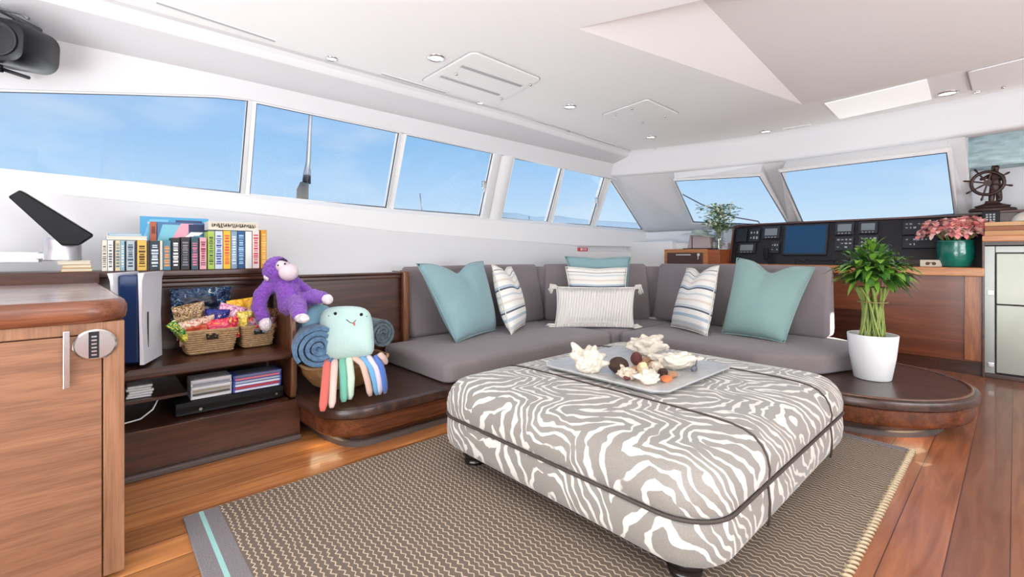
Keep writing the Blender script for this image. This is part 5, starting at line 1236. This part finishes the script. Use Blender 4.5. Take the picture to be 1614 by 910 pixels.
instrument(1423, 349, 1476, 371, 'wide switch panel, upper one beside the pink flowers', 'keys', 'switch_panel')
instrument(1423, 373, 1480, 392, 'wide switch panel, lower one beside the pink flowers', 'keys', 'switch_panel')
rq = oY(1562, 348, 5.955); ra = thing('radio', 'small black radio with pale key blocks under the ship wheel lamp', 'radio', rq, 0, 'dashboard instruments')
b = B(); b.box(-.055, .055, -.02, .02, -.085, .085); b.done('housing', BLACKP, ra, bevel=.004)
b = B()
for i in range(3):
    for j in range(4): b.box(-.032+i*.022, -.018+i*.022, -.023, -.02, -.02+j*.022, -.006+j*.022)
b.done('buttons', BTN, ra)
# handset
hs_o = oY(1207, 400, 6.03); hs = thing('radio_handset', 'black radio handset hanging left of the blue screen', 'handset', hs_o)
b = B(); b.box(-.025, .025, -.02, .02, -.07, .07); b.done('body', BLACKP, hs, bevel=.01)
b = B(); b.tube([(0, 0, -.07), (.02, 0, -.1), (.05, .02, -.115), (.1, .02, -.1)], .005, 6); b.done('cord', BLACKP, hs, smooth=True)
# things on the desk
o_ = oZ(1447, 413, ZD+.001); dt_ = thing('paper_tray', 'dark brown tray on the desk in front of the switch panels', 'tray', (oY(1447, 400, 6.0).x, 6.0, ZD))
b = B(); b.box(-.16, .16, -.07, .07, 0, .012); b.box(-.16, .16, .05, .07, .012, .06); b.done('tray_body', mat('tray_brown', (74, 52, 46), .5), dt_, bevel=.003)
dt2 = thing('name_plate', 'cream wooden block with dark carved mark left of the vase', 'block', (oY(1468, 400, 5.93).x, 5.93, ZD))
b = B(); b.box(-.08, .075, -.02, .02, 0, .065); b.done('block', mat('cream_block', (214, 204, 184), .6), dt2, bevel=.003)
b = B(); b.lathe([(.016, 0), (.016, .002)], (-.025, -.022, .03), 12, ax='y'); b.lathe([(.016, 0), (.016, .002)], (.02, -.022, .03), 12, ax='y'); b.box(-.03, .03, -.0215, -.020, .035, .042); b.done('carved_mark', mat('mark_brown', (96, 66, 50), .7), dt2)
cl = thing('tangled_cord', 'dark tangled cord lying below the blue screen', 'cord', (oY(1290, 400, 6.0).x, 6.0, ZD+.005))
b = B(); rr = random.Random(2); b.tube([(-.25+.045*i+.02*rr.uniform(-1, 1), .04*rr.uniform(-1, .6), .008+.05*abs(math.sin(i*1.7))) for i in range(13)], .005, 6); b.done('cord', BLACKP, cl, smooth=True)

# drawer unit left of console
du = thing('drawer_unit', 'teak drawer unit with a dark drawer left of the dashboard', 'drawer unit', (-2.95, 5.9, 0)); do = (-2.95, 5.9, 0)
x0 = oY(1047, 400, 5.8).x; x1 = oY(1114, 400, 5.8).x
ztd = oY(1080, 393, 5.8).z
b = B(do); b.box(x0, x1, 5.80, 6.25, .0, ztd); b.done('body', ORW, du, bevel=.004)
b = B(do); b.box(x1, -2.515, 5.84, 6.25, 0, ztd-.005); b.done('side_cabinet', wood('redteak', (156, 80, 42), (182, 104, 58), 'x', .3), du, bevel=.004)
b = B(do); b.box(x0+.05, x1-.05, 5.785, 5.80, .86, ztd-.045); dr = b.done('drawer', mat('drawer_brown', (84, 60, 54), .45), du, bevel=.003)
b = B(do); hz = ztd-.085; hx0 = oY(1066, 400, 5.78).x; hx1 = oY(1089, 400, 5.78).x; b.box(hx0, hx1, 5.765, 5.772, hz, hz+.018); b.box(hx0, hx0+.01, 5.77, 5.786, hz, hz+.012); b.box(hx1-.01, hx1, 5.77, 5.786, hz, hz+.012); b.done('handle', STEEL, dr, bevel=.002)
b = B(do); kx = oY(1101, 400, 5.78).x; b.lathe([(.02, 0), (.02, -.012)], (kx, 5.786, hz+.012), 16, ax='y'); b.box(kx-.006, kx+.006, 5.765, 5.775, hz-.05, hz); b.done('key_lock', STEEL, dr, smooth=True, angle=.5)
# box and hat
bxc = oY(1104, 388, 5.95)
bx = thing('pinkish_box', 'mauve grey box under the straw hat on the drawer unit', 'box', (bxc.x, 5.98, ztd))
b = B(); b.rings([[(-.15, -.1, .012), (.17, -.1, .012), (.17, .12, .012), (-.15, .12, .012)], [(-.11, -.1, .19), (.15, -.1, .17), (.15, .12, .17), (-.11, .12, .19)]]); b.done('box_body', mat('mauve', (180, 164, 164), .7), bx, bevel=.006)
b = B(); b.box(-.20, .24, -.12, .14, 0, .012); b.done('base_board', DARKP, bx, bevel=.002)
b = B(); b.box(-.085, -.075, -.103, -.1, .012, .17); b.done('strap', BLACKP, bx)
ht = thing('hat', 'pale sage wide-brimmed hat lying on the mauve box', 'hat', (bxc.x-.02, 5.98, ztd+.17))
b = B(); b.lathe([(.001, .07), (.085, .068), (.10, .055), (.108, .018), (.2, .005), (.245, -.006), (.2, .0), (.10, .012)], n=32, cap=False)
for v in b.b.verts: v.co.z += .02*v.co.x/.2*-1+.012*math.sin(3*math.atan2(v.co.y, v.co.x))*(v.co.length/.24)**2+.02
b.done('brim_and_crown', mat('sage_straw', (176, 190, 176), .8, bump=.4, bscale=120), ht, smooth=True)
b = B(); b.tube([(.106*math.cos(a), .106*math.sin(a), .034-.01*math.cos(a)) for a in [2*PI*i/24 for i in range(24)]], .006, 6, closed=True); b.done('hat_band', mat('hat_band', (120, 136, 128), .8), ht, smooth=True)
# vase of white flowers
fc = oY(1133, 388, 5.92)
fv = thing('white_flower_vase', 'glass vase of white and green flowers at the left windscreen', 'flowers', (fc.x, 5.92, ztd))
b = B(); b.lathe([(.04, 0), (.045, .005), (.05, .12), (.06, .22), (.056, .22), (.046, .12), (.04, .01)], n=24, cap=False); b.done('glass_vase', CLEAR, fv, smooth=True)
rr = random.Random(9)
b = B()
for i in range(16): a = rr.uniform(0, 2*PI); r = rr.uniform(.02, .14); b.tube([(.02*math.cos(a), .02*math.sin(a), .02), (.02*math.cos(a), .02*math.sin(a), .2), (r*math.cos(a), r*math.sin(a), .4)], .003, 5)
b.done('stems', STEM, fv, smooth=True)
b = B()
for i in range(330):
    a = rr.uniform(0, 2*PI); r = min(abs(rr.gauss(0, .12)), .2); z = .22+rr.random()*.34; r *= (.6+z); p = (r*math.cos(a), r*math.sin(a), z)
    leaf(b, p, (math.cos(a)+rr.uniform(-.5, .5), math.sin(a)+rr.uniform(-.5, .5), rr.uniform(-.2, .8)), rr.uniform(.05, .08), rr.uniform(.016, .028), .2, mi=rr.choice((0, 1, 2)), segs=3)
b.done('leaves', [mat('leaf_sage', (128, 160, 116), .6), mat('leaf_pale', (180, 200, 156), .6), mat('leaf_forest', (84, 122, 82), .6)], fv)
b = B()
for i in range(90):
    a = rr.uniform(0, 2*PI); z = .30+rr.random()*.28; r = rr.uniform(.04, .17); b.ell((r*math.cos(a), r*math.sin(a), z), rr.uniform(.010, .018), n=8, m=5, f=lambda q: 1+.3*noise.noise(q*4))
b.done('blossoms', mat('cream_blossom', (238, 236, 214), .7), fv, smooth=True)
b = B()
for i in range(40):
    a = rr.uniform(0, 2*PI); leaf(b, (.05*math.cos(a), .05*math.sin(a), rr.uniform(.02, .17)), (math.cos(a), math.sin(a), rr.uniform(-.2, .6)), .045, .014, .3, segs=3)
b.done('gold_leaves', mat('gold_leaf', (190, 158, 84), .3, metal=.6), fv)
# red packet on ledge
rp_ = thing('red_packet', 'tiny red and white packet on the white ledge in the far corner', 'packet', (-3.835, oX(918, 390, -3.83).y, 1.131))
b = B(); b.box(-.025, .03, -.09, .08, 0, .045); b.done('carton', mat('red_card', (206, 40, 60), .5), rp_, bevel=.003)
b = B(); b.box(.030, .031, -.07, -.03, .01, .04); b.box(.030, .031, -.01, .01, .01, .04); b.box(.030, .031, .03, .05, .01, .04); b.done('white_print', mat('white_print', (240, 226, 228), .5), rp_)

# vase pink flowers
vx = oY(1506, 400, 5.98).x
pv = thing('pink_flower_vase', 'emerald glazed vase of pink flowers on the helm desk', 'flowers', (vx, 5.98, ZD))
b = B(); b.lathe([(.09, 0), (.11, .01), (.13, .08), (.135, .16), (.125, .235), (.13, .25), (.12, .25), (.112, .22), (.01, .2)], n=36); b.done('vase', mat('emerald_glaze', (22, 118, 104), .12, coat=.6, vary=.2, vscale=6, bump=.2, bscale=40), pv, smooth=True)
b = B(); rr = random.Random(21)
for i in range(95):
    a = rr.uniform(0, 2*PI); el = rr.uniform(-.1, 1.3); R3 = rr.uniform(.6, 1)
    c = Vector((math.cos(a)*math.cos(el)*.275*R3, math.sin(a)*math.cos(el)*.20*R3, .31+math.sin(el)*.16*R3))
    out_ = Vector((math.cos(a)*math.cos(el), math.sin(a)*math.cos(el), math.sin(el)+.2)).normalized(); s1 = out_.orthogonal().normalized(); s2 = out_.cross(s1)
    for k_ in range(7):
        q = 2*PI*k_/7; d = (s1*math.cos(q)+s2*math.sin(q))+out_*rr.uniform(.2, .8); leaf(b, c, d, rr.uniform(.045, .065), .021, .1, mi=rr.choice((0, 1, 2)), segs=3)
b.done('petals', [mat('petal_pink', (255, 186, 178), .8), mat('petal_coral', (250, 160, 156), .8), mat('petal_pale', (255, 222, 214), .8)], pv)
b = B()
for i in range(26): a = rr.uniform(0, 2*PI); b.tube([(.05*math.cos(a), .05*math.sin(a), .2), (.16*math.cos(a), .13*math.sin(a), .34)], .004, 5)
b.done('stems', STEM, pv, smooth=True)

# fridge cabinet
fg = thing('fridge_cabinet', 'mahogany housing around the fridge with teak counter', 'cabinet', (.4, 6.0, 0)); fo = (.4, 6, 0)
xl, xr = XD1, 1.4
zc = oY(1545, 372, 5.80).z
fx0 = oY(1549, 500, 5.82).x
b = B(fo); b.box(xl+.004, fx0-.006, 5.82, 6.32, .0, zc-.05); b.box(fx0-.006, xr, 5.86, 6.32, 0, .04); b.box(fx0-.006, xr, 5.84, 6.3, zc-.085, zc-.05); b.done('housing', DWX, fg, bevel=.003)
b = B(fo); slab(b, [(xl-.01, 5.78), (xr, 5.78), (xr, 6.1), (xl-.01, 6.1)], [(.005, zc-.052), (0, zc-.045), (0, zc-.006), (.006, zc)]); b.done('counter', ORW, fg, smooth=True, angle=.5)
b = B(fo); b.box(xl-.012, xr, 5.80, 6.1, zc-.06, zc-.052); b.done('under_trim', DWX, fg)
fr = thing('fridge', 'cream two-door fridge built in at the right edge', 'fridge', (fx0+.4, 5.84, .045))
b = B((fx0+.4, 5.84, .045)); X0 = fx0; X1 = fx0+.75; zt2 = zc-.09; b.box(X0, X1, 5.86, 6.3, .045, zt2); b.done('cabinet_body', mat('fridge_grey', (196, 196, 188), .5), fr)
ff = mat('fridge_frame', (146, 148, 143), .3, metal=.4); fd = mat('fridge_door', (152, 153, 141), .28, metal=.3, vary=.06, vscale=3)
b = B((fx0+.4, 5.84, .045)); b.box(X0, X0+.075, 5.825, 5.86, .045, zt2); b.box(X0+.075, X1, 5.825, 5.86, zt2-.06, zt2); b.done('door_frame', ff, fr, bevel=.006)
zmid = oY(1585, 481, 5.82).z
for z0_, z1_ in ((.06, zmid-.004), (zmid+.004, zt2-.066)):
    b = B((fx0+.4, 5.84, .045)); b.box(X0+.082, X1, 5.82, 5.855, z0_, z1_); b.done('door', fd, fr, bevel=.005)
b = B((fx0+.4, 5.84, .045)); b.box(X0+.076, X1, 5.838, 5.856, .05, zt2-.062); b.done('seal', BLACKP, fr)
for zz in (oY(1555, 461, 5.82).z, oY(1555, 574, 5.82).z):
    b = B((fx0+.4, 5.84, .045)); b.box(X0+.03, X0+.07, 5.812, 5.826, zz-.02, zz+.02); b.done('hinge', STEEL, fr, bevel=.003)
b = B(fo); b.box(XR+.002, xr, 5.98, 6.26, zc+.001, zt_-.01); b.done('raised_back', DWX, fg, bevel=.003)
b = B(fo); b.box(XR-.01, xr, 5.965, 6.27, zt_-.01, zt_+.01); b.done('raised_shelf', mat('trim_brown', (92, 62, 54), .4), fg, bevel=.003)
# books on counter
cx_ = oY(1604, 400, 5.95).x
for i, (h_, col, l) in enumerate(((.045, (196, 144, 96), 'lowest tan book in the pile on the fridge counter'), (.04, (150, 92, 56), 'brown book in the middle of the pile on the fridge counter'), (.035, (206, 160, 112), 'light tan book topping the pile on the fridge counter'))):
    r_ = flatbook(-.10, .10, -.13, .3, 0, h_*.92, col, l, grp='books on the fridge counter'); r_.location = (cx_+.02, 5.92, zc+.001+sum((.045, .04, .035)[:i]))
wc_ = thing('white_dome', 'white rounded case on the pile of books at the right edge', 'case', (cx_+.12, 5.92, zc+.122))
b = B(); b.ell((0, 0, .0), (.16, .1, .10), n=28, m=14)
for v in b.b.verts: v.co.z = max(v.co.z, 0)
b.done('dome', mat('warm_white', (222, 214, 204), .5), wc_, smooth=True, angle=.8)

# ship wheel lamp on the dashboard top
lx = oY(1564, 330, 6.12).x
lm = thing('ship_wheel_lamp', 'table lamp with sea-blue shade and bronze sailor at a ship wheel', 'lamp', (lx, 6.12, zt_+.012))
BRZ = mat('bronze', (62, 42, 38), .4, metal=.4, vary=.2, vscale=30)
b = B(); b.lathe([(.15, 0), (.16, .01), (.15, .03), (.11, .04), (.12, .055), (.07, .07), (.05, .08), (.045, .10)], n=24)
for v in b.b.verts: v.co.y *= .4
b.done('base', BRZ, lm, smooth=True, angle=.6)
wz = .262; wr = .105
b = B(); b.tube([(-.03+wr*math.cos(a), -.045, wz+wr*math.sin(a)) for a in [2*PI*i/40 for i in range(40)]], .014, 8, closed=True)
for i in range(8):
    a = PI/8+PI/4*i+.15; pts = [(-.03+r*math.cos(a), -.045, wz+r*math.sin(a)) for r in (.02, .06, .10, .125, .15, .165)]
    b.tube(pts, [.006, .008, .007, .006, .010, .005], 7)
b.lathe([(.028, -.015), (.028, .015)], (-.03, -.045, wz), 16, ax='y'); b.done('ship_wheel', BRZ, lm, smooth=True, angle=.9)
lo_ = Vector((0, 0, 0)); lw = Vector(lm.location)
fvv = [((.02, 0, .22), .035), ((.02, 0, .29), .042), ((.02, -.005, .335), .038), ((.02, -.01, .37), .018), ((.02, -.015, .40), .032), ((.02, -.015, .42), .026),
       ((.055, 0, .335), .02), ((.075, -.03, .29), .017), ((.05, -.045, .28), .014), ((-.015, -.01, .335), .02), ((-.05, -.03, .31), .017), ((-.08, -.04, .30), .014),
       ((.04, 0, .17), .028), ((.045, -.005, .12), .022), ((.045, -.01, .085), .02), ((.0, 0, .17), .028), ((-.005, 0, .12), .022), ((-.008, -.005, .085), .02)]
fe = [(0, 1), (1, 2), (2, 3), (3, 4), (4, 5), (2, 6), (6, 7), (7, 8), (2, 9), (9, 10), (10, 11), (0, 12), (12, 13), (13, 14), (0, 15), (15, 16), (16, 17)]
skin('sailor_figure', [(Vector(v), r) for v, r in fvv], fe, BRZ, lm, lo_)
b = B(); b.lathe([(.035, .425), (.042, .43), (.04, .445), (.02, .452)], (.02, -.015, 0), 16); b.box(-.012, .052, -.06, -.03, .422, .428); b.done('sailor_cap', BRZ, lm, smooth=True, angle=.6)
b = B(); b.tube([(.03, .03, .06), (.03, .03, .50)], .008, 8); b.done('lamp_stem', BRZ, lm, smooth=True)
b = B(); rs = []
for k_ in range(9):
    s = k_/8; z = .405+.315*s; rad = .275-.02*s; rs.append([(.03+rad*math.cos(a)*(1+.008*noise.noise(Vector((a*2, s*5, 0)))), -.01+rad*.52*math.sin(a), z+.0) for a in [2*PI*i/48 for i in range(48)]])
b.rings(rs, False, False)
SHADE = mat('shade_sea', (168, 190, 194), .8, bump=1, bscale=9, vary=.22, vscale=9, stretch=(1, 1, 3))
o = b.done('lamp_shade', SHADE, lm, smooth=True); m_ = o.modifiers.new('s', 'SOLIDIFY'); m_.thickness = .004

# warm LED strip under the seating platform
for i, (x, y, sx_, sy_, pw) in enumerate(((-2.47, 1.9, .03, 1.2, 1.0), (-2.62, 1.04, .3, .1, .4), (-.4, 3.6, .2, .2, .6))):
    area('platform_glow', (x, y, .082), (.25, -.1, -1), sx_, sy_, pw, (1, .78, .5))
